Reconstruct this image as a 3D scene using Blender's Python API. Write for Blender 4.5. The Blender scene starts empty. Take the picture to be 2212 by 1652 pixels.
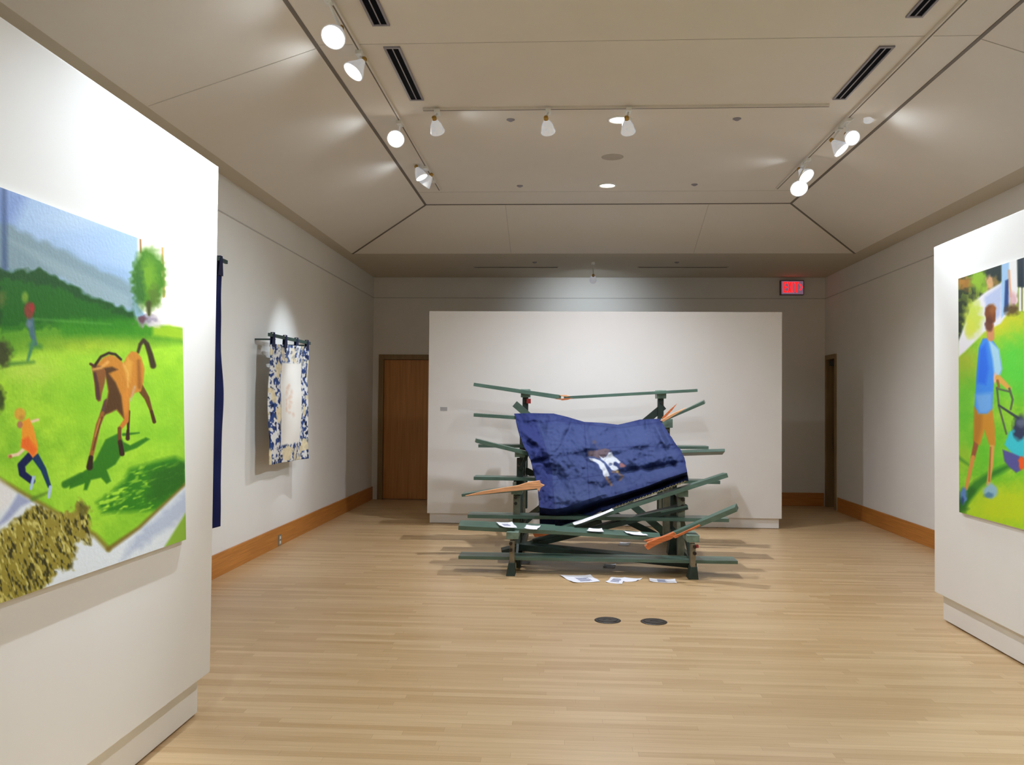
import bpy, bmesh, math, random
import numpy as np
from mathutils import Vector, Matrix
random.seed(7)
COL = bpy.context.scene.collection
SC = bpy.context.scene
# ------------------------------------------------------------------ camera model (2212 x 1652)
F = 1900.0; CX, CY = 1106.0, 826.0; CAM = np.array([0, 0, 1.6])
def _n(v):
    v = np.array(v, float); return v/np.linalg.norm(v)
_Y = _n([1214-CX, -(872-CY), -F]); _U = np.array([.0075, 1, 0.]); _U = _n(_U-_Y*_U.dot(_Y)); _X = np.cross(_Y, _U)
ROT = np.array([_X, _Y, _U])
def pl(x, y, ax, val):
    """the point seen at pixel (x, y) of the photo on the world plane axis=val"""
    d = ROT @ np.array([x-CX, -(y-CY), -F]); t = (val-CAM[ax])/d[ax]
    return Vector(CAM+d*t)
def proj(P):
    c = (P-CAM) @ ROT
    return CX-F*c[:, 0]/c[:, 2], CY+F*c[:, 1]/c[:, 2]
cd = bpy.data.cameras.new('camera'); cam = bpy.data.objects.new('camera', cd); COL.objects.link(cam)
cd.sensor_fit = 'HORIZONTAL'; cd.sensor_width = 36; cd.lens = F/2212*36; cd.clip_start = .05
cam.matrix_world = Matrix.Translation(Vector(CAM)) @ Matrix(ROT.tolist()).to_4x4()
SC.camera = cam

# ------------------------------------------------------------------ materials
def lin(c):
    c = np.array(c, float)/255.0
    return np.where(c <= .04045, c/12.92, ((c+.055)/1.055)**2.4)
def L4(c): return tuple(float(v) for v in lin(c))+(1,)
def mat(name, col, rough=.6, metal=0, var=.06, scale=8, bump=0, emit=None, es=0, spec=.5, stretch=(1, 1, 1)):
    m = bpy.data.materials.new(name); m.use_nodes = True; nt = m.node_tree; b = nt.nodes['Principled BSDF']
    b.inputs['Roughness'].default_value = rough; b.inputs['Metallic'].default_value = metal
    b.inputs['Specular IOR Level'].default_value = spec
    tc = nt.nodes.new('ShaderNodeTexCoord'); mp = nt.nodes.new('ShaderNodeMapping'); mp.inputs['Scale'].default_value = stretch
    nz = nt.nodes.new('ShaderNodeTexNoise'); nz.inputs['Scale'].default_value = scale; nz.inputs['Detail'].default_value = 4
    nt.links.new(tc.outputs['Object'], mp.inputs[0]); nt.links.new(mp.outputs[0], nz.inputs['Vector'])
    rp = nt.nodes.new('ShaderNodeMapRange'); rp.inputs['From Min'].default_value = .3; rp.inputs['From Max'].default_value = .7
    rp.inputs['To Min'].default_value = 1-var; rp.inputs['To Max'].default_value = 1+var
    nt.links.new(nz.outputs['Fac'], rp.inputs['Value'])
    vm = nt.nodes.new('ShaderNodeVectorMath'); vm.operation = 'SCALE'; vm.inputs[0].default_value = L4(col)[:3]
    nt.links.new(rp.outputs[0], vm.inputs['Scale']); nt.links.new(vm.outputs[0], b.inputs['Base Color'])
    if bump:
        bp = nt.nodes.new('ShaderNodeBump'); bp.inputs['Strength'].default_value = bump; bp.inputs['Distance'].default_value = .01
        nt.links.new(nz.outputs['Fac'], bp.inputs['Height']); nt.links.new(bp.outputs[0], b.inputs['Normal'])
    if emit:
        b.inputs['Emission Color'].default_value = L4(emit); b.inputs['Emission Strength'].default_value = es
    return m
def mat_paint(name, rough=.5, bump=.15, scale=60):
    m = bpy.data.materials.new(name); m.use_nodes = True; nt = m.node_tree; b = nt.nodes['Principled BSDF']
    a = nt.nodes.new('ShaderNodeAttribute'); a.attribute_name = 'Col'
    nz = nt.nodes.new('ShaderNodeTexNoise'); nz.inputs['Scale'].default_value = scale
    tc = nt.nodes.new('ShaderNodeTexCoord'); nt.links.new(tc.outputs['Object'], nz.inputs['Vector'])
    bp = nt.nodes.new('ShaderNodeBump'); bp.inputs['Strength'].default_value = bump; bp.inputs['Distance'].default_value = .004
    nt.links.new(nz.outputs['Fac'], bp.inputs['Height']); nt.links.new(bp.outputs[0], b.inputs['Normal'])
    nt.links.new(a.outputs['Color'], b.inputs['Base Color']); b.inputs['Roughness'].default_value = rough
    b.inputs['Specular IOR Level'].default_value = .2
    return m
def mat_floor():
    m = bpy.data.materials.new('maple_strip_floor'); m.use_nodes = True; nt = m.node_tree; N = nt.nodes; Lk = nt.links; b = N['Principled BSDF']
    tc = N.new('ShaderNodeTexCoord')
    br = N.new('ShaderNodeTexBrick'); br.offset = .37; br.offset_frequency = 2; br.squash = 1
    br.inputs['Scale'].default_value = 1; br.inputs['Brick Width'].default_value = .92; br.inputs['Row Height'].default_value = .058
    br.inputs['Mortar Size'].default_value = .0007; br.inputs['Mortar Smooth'].default_value = .5; br.inputs['Bias'].default_value = 0
    br.inputs['Color1'].default_value = (0, 0, 0, 1); br.inputs['Color2'].default_value = (1, 1, 1, 1); br.inputs['Mortar'].default_value = (.5, .5, .5, 1)
    # shift every row by its own amount so that the butt joints look random
    sp = N.new('ShaderNodeSeparateXYZ'); Lk.new(tc.outputs['Object'], sp.inputs[0])
    dv = N.new('ShaderNodeMath'); dv.operation = 'DIVIDE'; dv.inputs[1].default_value = .058; Lk.new(sp.outputs['Y'], dv.inputs[0])
    fl = N.new('ShaderNodeMath'); fl.operation = 'FLOOR'; Lk.new(dv.outputs[0], fl.inputs[0])
    wn = N.new('ShaderNodeTexWhiteNoise'); wn.noise_dimensions = '1D'; Lk.new(fl.outputs[0], wn.inputs['W'])
    ad = N.new('ShaderNodeMath'); ad.operation = 'MULTIPLY_ADD'; ad.inputs[1].default_value = 3.1
    Lk.new(wn.outputs['Value'], ad.inputs[0]); Lk.new(sp.outputs['X'], ad.inputs[2])
    cb = N.new('ShaderNodeCombineXYZ'); Lk.new(ad.outputs[0], cb.inputs['X']); Lk.new(sp.outputs['Y'], cb.inputs['Y'])
    Lk.new(cb.outputs[0], br.inputs['Vector'])
    mp = N.new('ShaderNodeMapping'); mp.inputs['Scale'].default_value = (1.2, 22, 1); Lk.new(cb.outputs[0], mp.inputs[0])
    nz = N.new('ShaderNodeTexNoise'); nz.inputs['Scale'].default_value = 2; nz.inputs['Detail'].default_value = 5; Lk.new(mp.outputs[0], nz.inputs['Vector'])
    cr = N.new('ShaderNodeValToRGB'); e = cr.color_ramp.elements
    e[0].position = 0; e[0].color = L4((186, 152, 106)); e[1].position = 1; e[1].color = L4((216, 188, 146))
    mx = N.new('ShaderNodeMath'); mx.operation = 'MULTIPLY_ADD'; mx.inputs[1].default_value = .62
    ms = N.new('ShaderNodeMath'); ms.operation = 'MULTIPLY_ADD'; ms.inputs[1].default_value = .9; ms.inputs[2].default_value = -.25
    Lk.new(nz.outputs['Fac'], ms.inputs[0]); Lk.new(br.outputs['Color'], mx.inputs[0]); Lk.new(ms.outputs[0], mx.inputs[2])
    Lk.new(mx.outputs[0], cr.inputs['Fac'])
    dk = N.new('ShaderNodeMix'); dk.data_type = 'RGBA'; dk.blend_type = 'MULTIPLY'; dk.inputs[7].default_value = (.62, .52, .42, 1)
    Lk.new(br.outputs['Fac'], dk.inputs[0]); Lk.new(cr.outputs[0], dk.inputs[6]); Lk.new(dk.outputs[2], b.inputs['Base Color'])
    b.inputs['Roughness'].default_value = .36; b.inputs['Specular IOR Level'].default_value = .45
    return m
def mat_wood(name, c1, c2, rough=.45, sc=(30, 30, 1.5)):
    m = bpy.data.materials.new(name); m.use_nodes = True; nt = m.node_tree; N = nt.nodes; b = N['Principled BSDF']
    tc = N.new('ShaderNodeTexCoord'); mp = N.new('ShaderNodeMapping'); mp.inputs['Scale'].default_value = sc
    nz = N.new('ShaderNodeTexNoise'); nz.inputs['Scale'].default_value = 1.5; nz.inputs['Detail'].default_value = 5; nz.inputs['Distortion'].default_value = .6
    cr = N.new('ShaderNodeValToRGB'); e = cr.color_ramp.elements; e[0].position = .3; e[1].position = .7; e[0].color = L4(c1); e[1].color = L4(c2)
    nt.links.new(tc.outputs['Object'], mp.inputs[0]); nt.links.new(mp.outputs[0], nz.inputs['Vector']); nt.links.new(nz.outputs['Fac'], cr.inputs[0])
    nt.links.new(cr.outputs[0], b.inputs['Base Color']); b.inputs['Roughness'].default_value = rough
    return m
M = dict(
    wall=mat('wall_paint', (226, 224, 219), .75, var=.012, scale=3),
    ceil=mat('ceiling_paint', (220, 214, 205), .85, var=.012, scale=3),
    soffit=mat('soffit_shade', (196, 188, 172), .85, var=.012, scale=3),  # ceiling colour darkened to carry the shade under the soffit
    panel=mat('partition_paint', (232, 230, 226), .7, var=.012, scale=3),
    reveal=mat('reveal_shadow_gap', (112, 104, 96), .8),
    line=mat('joint_filler', (196, 190, 182), .8),
    joint=mat('picture_rail_paint', (190, 187, 182), .7),
    floor=mat_floor(),
    base=mat_wood('baseboard_oak', (168, 104, 36), (200, 132, 58), .4, (1.2, 1.2, 40)),
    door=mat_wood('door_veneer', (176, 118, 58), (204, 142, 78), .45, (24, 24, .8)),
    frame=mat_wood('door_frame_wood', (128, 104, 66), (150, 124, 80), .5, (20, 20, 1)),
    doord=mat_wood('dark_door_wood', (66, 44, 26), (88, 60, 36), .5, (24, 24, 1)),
    black=mat('black_metal', (18, 18, 20), .45), white=mat('white_enamel', (225, 225, 220), .35),
    dark=mat('dark_slot', (5, 5, 14), .9, spec=.1), ventf=mat('vent_frame', (140, 136, 144), .5),
    green=mat('bleacher_green_paint', (80, 108, 95), .32, var=.22, scale=14, bump=.06, spec=.7, stretch=(.35, 2, 2)),
    dgreen=mat('bleacher_dark_green_paint', (34, 52, 44), .5, var=.25, scale=12, bump=.1),
    post=mat('bleacher_post_paint', (116, 118, 100), .5, var=.25, scale=14),
    postf=mat('weathered_leg_paint', (124, 114, 92), .6, var=.25, scale=14),
    bracket=mat('bracket_lit_paint', (118, 142, 128), .4, var=.3, scale=16),  # lighter colour stands for light catching the bracket tops
    raw=mat('splintered_raw_wood', (236, 172, 122), .7, var=.25, scale=30, bump=.5, stretch=(.2, 3, 3)),
    rawd=mat('splintered_red_wood', (196, 108, 54), .7, var=.3, scale=30, bump=.5, stretch=(.2, 3, 3)),
    red=mat('red_tape', (170, 40, 36), .6), bolt=mat('rusty_steel', (60, 52, 46), .5, .6),
    paper=mat('white_paper', (236, 238, 246), .7, var=.01), ink=mat('grey_ink', (98, 104, 140), .8),
    glow=mat('lit_lens', (255, 255, 255), .3, emit=(255, 250, 242), es=14),
    refl=mat('glass_reflector', (235, 240, 245), .15, var=.1, scale=40, emit=(235, 240, 255), es=.22),
    brass=mat('brass_socket', (176, 140, 70), .3, .8), down=mat('downlight_lens', (255, 255, 255), .4, emit=(255, 250, 240), es=10),
    box=mat('floor_box_bronze', (58, 52, 44), .45, .5), exitf=mat('exit_face', (150, 140, 160), .4, emit=(200, 150, 190), es=.25),
    exitr=mat('exit_letters', (230, 30, 40), .4, emit=(255, 28, 30), es=1.6), exith=mat('exit_housing', (96, 90, 92), .5),
    plate=mat('steel_plate', (150, 150, 140), .35, .5), canvas=mat('canvas_edge', (214, 208, 196), .8),
    painted=mat_paint('oil_paint'), cloth=mat_paint('printed_cotton', .85, .3, 160), denim=mat_paint('denim_cotton', .8, .35, 220),
    navy=mat('navy_denim', (16, 24, 62), .85, var=.3, scale=6, bump=.2), rod=mat('painted_rod', (48, 70, 64), .5, var=.2),
    speck=mat('speaker_grille', (176, 168, 156), .7), thread=mat('seam_thread', (60, 40, 30), .8),
)
# ------------------------------------------------------------------ builders
def link(name, me, m=None, parent=None, origin=None, smooth=False):
    o = bpy.data.objects.new(name, me); COL.objects.link(o)
    if m is not None: me.materials.append(m)
    if parent is not None: o.parent = parent
    if smooth:
        for p in me.polygons: p.use_smooth = True
    return o
def rel(bm, root):
    if root is not None:
        r = root
        off = Vector((0, 0, 0))
        while r is not None: off += r.location; r = r.parent
        bmesh.ops.translate(bm, verts=bm.verts, vec=-off)
def obj(name, bm, m, parent=None, smooth=False, bevel=0):
    """world-space bmesh -> one object; a top-level one gets its origin at the centre of its base"""
    if bevel:
        bmesh.ops.bevel(bm, geom=bm.edges[:], offset=bevel, segments=2, affect='EDGES', profile=.7)
    bmesh.ops.recalc_face_normals(bm, faces=bm.faces)
    if parent is not None: rel(bm, parent)
    loc = None
    if parent is None and bm.verts:
        xs = [v.co for v in bm.verts]
        loc = Vector((sum(v.x for v in xs)/len(xs), sum(v.y for v in xs)/len(xs), min(v.z for v in xs)))
        bmesh.ops.translate(bm, verts=bm.verts, vec=-loc)
    me = bpy.data.meshes.new(name); bm.to_mesh(me); bm.free()
    o = link(name, me, m, parent, smooth=smooth)
    if loc is not None: o.location = loc
    return o
def box(bm, x0, x1, y0, y1, z0, z1):
    vs = [bm.verts.new((x, y, z)) for z in (z0, z1) for y in (y0, y1) for x in (x0, x1)]
    for f in ((0, 1, 3, 2), (4, 6, 7, 5), (0, 4, 5, 1), (2, 3, 7, 6), (0, 2, 6, 4), (1, 5, 7, 3)): bm.faces.new([vs[i] for i in f])
    return bm
def bx(*a): return box(bmesh.new(), *a)
def hexa(bm, a, b):
    """a, b: the four corners of each end"""
    va = [bm.verts.new(p) for p in a]; vb = [bm.verts.new(p) for p in b]; n = len(a)
    bm.faces.new(va); bm.faces.new(vb[::-1])
    for i in range(n): bm.faces.new([va[i], vb[i], vb[(i+1) % n], va[(i+1) % n]])
    return bm
def bar(bm, p, q, w, t, up=(0, 0, 1), w2=None, t2=None):
    """a bar from p to q, w along the side axis, t along up"""
    p = Vector(p); q = Vector(q); d = (q-p).normalized(); s = d.cross(Vector(up)).normalized(); u = s.cross(d).normalized()
    w2 = w if w2 is None else w2; t2 = t if t2 is None else t2
    f = lambda c, w, t: [c+s*w/2+u*t/2, c-s*w/2+u*t/2, c-s*w/2-u*t/2, c+s*w/2-u*t/2]
    return hexa(bm, f(p, w, t), f(q, w2, t2))
def tube(bm, p, q, r, r2=None, n=16, cap=True):
    p = Vector(p); q = Vector(q); r2 = r if r2 is None else r2
    d = (q-p).normalized(); s = d.orthogonal().normalized(); u = d.cross(s)
    A = [bm.verts.new(p+(s*math.cos(a)+u*math.sin(a))*r) for a in [2*math.pi*i/n for i in range(n)]]
    B = [bm.verts.new(q+(s*math.cos(a)+u*math.sin(a))*r2) for a in [2*math.pi*i/n for i in range(n)]]
    for i in range(n): bm.faces.new([A[i], A[(i+1) % n], B[(i+1) % n], B[i]])
    if cap: bm.faces.new(A[::-1]); bm.faces.new(B)
    return bm
def lathe(bm, p, d, prof, n=24):
    """revolve (r, h) points about the axis d from p"""
    p = Vector(p); d = Vector(d).normalized(); s = d.orthogonal().normalized(); u = d.cross(s); prev = None
    for r, h in prof:
        ring = [bm.verts.new(p+d*h+(s*math.cos(a)+u*math.sin(a))*max(r, 1e-4)) for a in [2*math.pi*i/n for i in range(n)]]
        if prev:
            for i in range(n): bm.faces.new([prev[i], prev[(i+1) % n], ring[(i+1) % n], ring[i]])
        prev = ring
    return bm
def thing(name, label, cat, loc=(0, 0, 0), group=None):
    o = bpy.data.objects.new(name, None); COL.objects.link(o); o.location = loc; o.empty_display_size = .1
    o['label'] = label; o['category'] = cat
    if group: o['group'] = group
    return o
def tag(o, label, cat, group=None):
    o['label'] = label; o['category'] = cat
    if group: o['group'] = group
    return o
def struct(name, bm, m, parent=None, **k):
    o = obj(name, bm, m, parent, **k)
    if parent is None: o['kind'] = 'structure'
    return o

# ------------------------------------------------------------------ the room
XL, XR, YB, YF = -3.13, 4.22, 14.40, -5.0
ZS, ZC = 3.67, 4.07
SL, SR, SB = -2.94, 3.94, 12.10          # outer edge of the sloping coffer
FL, FR, FB = -1.72, 2.77, 10.85          # the flat upper ceiling
struct('floor', bx(XL-.2, XR+.2, YF-.2, YB+.2, -.12, 0), M['floor'])
struct('wall_left', bx(XL-.15, XL, YF, YB, 0, ZC+.2), M['wall'])
# right wall with a door recess near the far corner
DY0, DY1, DZ = 13.80, 14.34, 2.41
bm = bmesh.new(); box(bm, XR, XR+.25, YF, DY0, 0, ZC+.2); box(bm, XR, XR+.25, DY0, YB, DZ, ZC+.2); box(bm, XR, XR+.25, DY1, YB, 0, DZ)
struct('wall_right', bm, M['wall'])
bm = bmesh.new()
dX0, dX1, dZ = -3.03, -1.95, 2.39
box(bm, XL-.15, dX0, YB, YB+.2, 0, ZC+.2); box(bm, dX1, XR+.25, YB, YB+.2, 0, ZC+.2); box(bm, dX0, dX1, YB, YB+.2, dZ, ZC+.2)
struct('wall_back', bm, M['wall'])
struct('wall_front', bx(XL-.15, XR+.25, YF-.15, YF, 0, ZC+.2), M['wall'])
bm = bmesh.new()
def face(bm, pts): bm.faces.new([bm.verts.new(p) for p in pts])
SF, FF = YF+2.3, YF+3.55
T = .1
ring = lambda z, a, b, c, d: [(a, c, z), (b, c, z), (b, d, z), (a, d, z)]
o1 = [bm.verts.new(p) for p in ring(ZS, XL, XR, YF, YB)]; o2 = [bm.verts.new(p) for p in ring(ZS, SL, SR, SF, SB)]; o3 = [bm.verts.new(p) for p in ring(ZC, FL, FR, FF, FB)]
t1 = [bm.verts.new(p) for p in ring(ZC+.2, XL, XR, YF, YB)]
for i in range(4):
    j = (i+1) % 4
    bm.faces.new([o1[i], o1[j], o2[j], o2[i]]); bm.faces.new([o2[i], o2[j], o3[j], o3[i]]); bm.faces.new([o1[i], t1[i], t1[j], o1[j]])
bm.faces.new(o3); bm.faces.new(t1)
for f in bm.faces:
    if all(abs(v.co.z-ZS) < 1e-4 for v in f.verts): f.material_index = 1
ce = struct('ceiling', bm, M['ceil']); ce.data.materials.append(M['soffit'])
tn = [0]
def trim(bm, m, **k):
    tn[0] += 1; return struct('trim_%d' % tn[0], bm, m, **k)
# shadow gaps round the flat ceiling and down the hips
for p, q, w in (((FL, FF, ZC), (FL, FB, ZC), .03), ((FR, FF, ZC), (FR, FB, ZC), .03), ((FL, FB, ZC), (FR, FB, ZC), .035),
                ((FL, FB, ZC), (SL, SB, ZS), .03), ((FR, FB, ZC), (SR, SB, ZS), .03)):
    trim(bar(bmesh.new(), Vector(p)-Vector((0, 0, .002)), Vector(q)-Vector((0, 0, .002)), w, .006), M['reveal'])
def slope_pt(side, y, t):
    if side == 'L': return Vector((SL+(FL-SL)*t, y, ZS+(ZC-ZS)*t-.002))
    return Vector((SR+(FR-SR)*t, y, ZS+(ZC-ZS)*t-.002))
for y in (1.1, 3.55, 6.0):                       # faint board joints on the slopes and the flat
    for s in 'LR': trim(bar(bmesh.new(), slope_pt(s, y, .01), slope_pt(s, y, .99), .007, .003), M['line'])
for y in (5.95, 10.2): trim(bar(bmesh.new(), (FL+.02, y, ZC-.001), (FR-.02, y, ZC-.001), .007, .003), M['line'])
for x in (-.72, 1.78): trim(bar(bmesh.new(), (x, FB+.02, ZC-.008), (x*1.0, SB-.01, ZS+.002), .007, .003), M['line'])
# picture rail line
zr = 3.33
trim(bx(XL, XL+.006, YF, YB, zr-.006, zr+.006), M['joint']); trim(bx(XR-.006, XR, YF, YB, zr-.006, zr+.006), M['joint'])
trim(bx(XL, XR, YB-.006, YB, zr-.006, zr+.006), M['joint'])
# baseboards
BH = .21
struct('baseboard_left', bx(XL, XL+.022, YF, YB, 0, BH), M['base'], bevel=.004)
struct('baseboard_right', bx(XR-.022, XR, YF, DY0-.09, 0, BH), M['base'], bevel=.004)
struct('baseboard_back', bx(dX1+.09, XR-.022, YB-.022, YB, 0, BH), M['base'], bevel=.004)
# back door
def frame3(bm, axis, a0, a1, z, w, n0, n1):
    def b(u0, u1, z0, z1):
        if axis == 'x': box(bm, u0, u1, n0, n1, z0, z1)
        else: box(bm, n0, n1, u0, u1, z0, z1)
    b(a0, a0+w, 0, z); b(a1-w, a1, 0, z); b(a0+w, a1-w, z-w, z)
    return bm
d1 = struct('door_1', bx(dX0+.085, dX1-.085, YB+.03, YB+.075, .008, dZ-.085), M['door'], bevel=.004)
struct('door_frame', frame3(bmesh.new(), 'x', dX0, dX1, dZ, .08, YB-.02, YB+.12), M['frame'], d1)
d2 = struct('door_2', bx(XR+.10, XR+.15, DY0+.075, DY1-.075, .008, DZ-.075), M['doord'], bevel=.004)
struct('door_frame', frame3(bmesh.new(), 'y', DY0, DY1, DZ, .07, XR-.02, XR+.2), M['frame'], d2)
struct('door_closer', bx(XR+.02, XR+.10, DY0+.08, DY1-.09, DZ-.17, DZ-.09), M['black'], d2, bevel=.006)
bm = bmesh.new(); tube(bm, (XR+.10, 14.02, 1.02), (XR+.02, 14.02, 1.02), .014); tube(bm, (XR+.02, 14.02, 1.02), (XR+.02, 13.93, 1.02), .012); box(bm, XR+.09, XR+.1, 13.99, 14.05, .93, 1.12)
struct('door_handle', bm, M['black'], d2)

# ------------------------------------------------------------------ freestanding partitions
def partition(name_label, x0, x1, y0, y1, z1, zp, inset, gap=.012):
    t = thing('display_partition', name_label, 'partition', ((x0+x1)/2, (y0+y1)/2, 0))
    obj('panel', bx(x0, x1, y0, y1, zp, z1), M['panel'], t, bevel=.004)
    obj('plinth', bx(x0+inset, x1-inset, y0+inset, y1-inset, gap, zp), M['panel'], t, bevel=.003)
    bm = bmesh.new()
    for cx in (x0+inset+.08, x1-inset-.08):
        for cy in (y0+inset+.08, y1-inset-.08): tube(bm, (cx, cy, 0), (cx, cy, gap+.002), .03, n=12)
    obj('glide', bm, M['black'], t)
    return t
PLX = -1.80; PRX = 2.825; PBY = 11.62
partition('white movable partition at left carrying the horse painting', PLX-.34, PLX, -1.6, 4.47, 2.82, .205, .045)
partition('white movable partition at right carrying the mowing painting', PRX, PRX+.34, 2.2, 6.86, 2.82, .205, .045)
partition('wide white partition behind the broken bleachers', -1.775, 2.855, PBY, PBY+.34, 2.82, .135, .03, .006)

# ------------------------------------------------------------------ painted surfaces: one colour per vertex
def vnoise(u, v, s, seed=0):
    r = np.random.RandomState(seed); G = r.rand(128, 128)
    x = (u/s) % 128; y = (v/s) % 128; xi = x.astype(int); yi = y.astype(int); fx = x-xi; fy = y-yi
    fx = fx*fx*(3-2*fx); fy = fy*fy*(3-2*fy); x1 = (xi+1) % 128; y1 = (yi+1) % 128; xi %= 128; yi %= 128
    return (G[xi, yi]*(1-fx)+G[x1, yi]*fx)*(1-fy)+(G[xi, y1]*(1-fx)+G[x1, y1]*fx)*fy
class Canvas:
    def __init__(s, u, v, base): s.u = u; s.v = v; s.c = np.tile(np.array(base, float), (len(u), 1))
    def mix(s, a, col):
        a = a[:, None]; s.c = s.c*(1-a)+np.array(col, float)*a
    def poly(s, pts, col, soft=2.5, alpha=1.0, mask=None, wob=0, ws=9):
        P = np.array(pts, float); x0, y0 = P.min(0)-soft*2-wob; x1, y1 = P.max(0)+soft*2+wob
        I = np.where((s.u > x0) & (s.u < x1) & (s.v > y0) & (s.v < y1))[0]
        if not len(I): return
        u = s.u[I]; v = s.v[I]
        if wob: u, v = u+(vnoise(u, v, ws, 3)-.5)*2*wob, v+(vnoise(u, v, ws, 4)-.5)*2*wob
        ins = np.zeros(len(I), bool); D = np.full(len(I), 1e9)
        for k in range(len(P)):
            a = P[k]; b = P[(k+1) % len(P)]; e = b-a
            t = np.clip(((u-a[0])*e[0]+(v-a[1])*e[1])/max(e.dot(e), 1e-9), 0, 1)
            D = np.minimum(D, np.hypot(u-a[0]-t*e[0], v-a[1]-t*e[1]))
            c = (a[1] > v) != (b[1] > v)
            with np.errstate(divide='ignore', invalid='ignore'):
                ins ^= c & (u < e[0]*(v-a[1])/(e[1] if e[1] else 1e-9)+a[0])
        al = np.clip(.5+np.where(ins, D, -D)/(2*soft), 0, 1)*alpha
        if mask is not None: al = al*mask(u, v)
        al = al[:, None]; s.c[I] = s.c[I]*(1-al)+np.array(col, float)*al
    def line(s, pts, w0, w1, col, soft=1.5, alpha=1.0):
        P = np.array(pts, float); n = len(P)-1; m = max(w0, w1)
        x0, y0 = P.min(0)-m-soft*2; x1, y1 = P.max(0)+m+soft*2
        I = np.where((s.u > x0) & (s.u < x1) & (s.v > y0) & (s.v < y1))[0]
        if not len(I): return
        u = s.u[I]; v = s.v[I]; B = np.full(len(I), -1e9)
        for k in range(n):
            a = P[k]; e = P[k+1]-a; t = np.clip(((u-a[0])*e[0]+(v-a[1])*e[1])/max(e.dot(e), 1e-9), 0, 1)
            w = (w0+(w1-w0)*(k+t)/n)/2
            B = np.maximum(B, w-np.hypot(u-a[0]-t*e[0], v-a[1]-t*e[1]))
        al = (np.clip(.5+B/(2*soft), 0, 1)*alpha)[:, None]; s.c[I] = s.c[I]*(1-al)+np.array(col, float)*al
    def blob(s, cx, cy, rx, ry, col, soft=.5, alpha=1.0, wob=0):
        u, v = s.u, s.v
        if wob: u = u+(vnoise(u, v, 7, 8)-.5)*2*wob; v = v+(vnoise(s.u, v, 7, 9)-.5)*2*wob
        d = np.hypot((u-cx)/rx, (v-cy)/ry); s.mix(np.clip((1+soft/2-d)/soft, 0, 1)*alpha, col)
def colour_mesh(me, rgb, gain=1.0):
    a = me.color_attributes.new('Col', 'FLOAT_COLOR', 'POINT')
    c = np.ones((len(rgb), 4)); c[:, :3] = np.clip(lin(np.clip(rgb, 0, 255))*gain, 0, .95); a.data.foreach_set('color', c.ravel())
def grid_mesh(name, P, nx, ny):
    """P: (ny*nx, 3) world points"""
    me = bpy.data.meshes.new(name); i = np.arange((nx-1)*(ny-1)); r = i//(nx-1); c = i % (nx-1); a = r*nx+c
    fc = np.stack([a, a+1, a+nx+1, a+nx], 1)
    me.from_pydata(P.tolist(), [], fc.tolist()); me.update(); return me
def painting(label, A, B, Cc, D, thick, nrm, paintf, nx, ny, flip=False):
    """A top-near, B top-far, Cc bottom-far, D bottom-near corners of the front face"""
    t = thing('painting', label, 'painting', ((A+Cc)/2)-Vector(nrm)*thick)
    s = np.linspace(0, 1, nx); q = np.linspace(0, 1, ny); S, Q = np.meshgrid(s, q); S = S.ravel()[:, None]; Q = Q.ravel()[:, None]
    a, b, c, d = [np.array(v) for v in (A, B, Cc, D)]
    P = (a*(1-S)+b*S)*(1-Q)+(d*(1-S)+c*S)*Q
    u, v = proj(P); rgb = paintf(u, v)
    me = grid_mesh('painted_face', P-np.array(t.location), nx, ny)
    if flip: me.flip_normals()
    colour_mesh(me, rgb, 1.18); link('painted_face', me, M['painted'], t)
    n = Vector(nrm); e = [Vector(x)-n*.0015 for x in (A, B, Cc, D)]
    bm = hexa(bmesh.new(), e, [x-n*(thick-.0015) for x in e]); obj('stretched_canvas', bm, M['canvas'], t)
    return t

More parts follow.
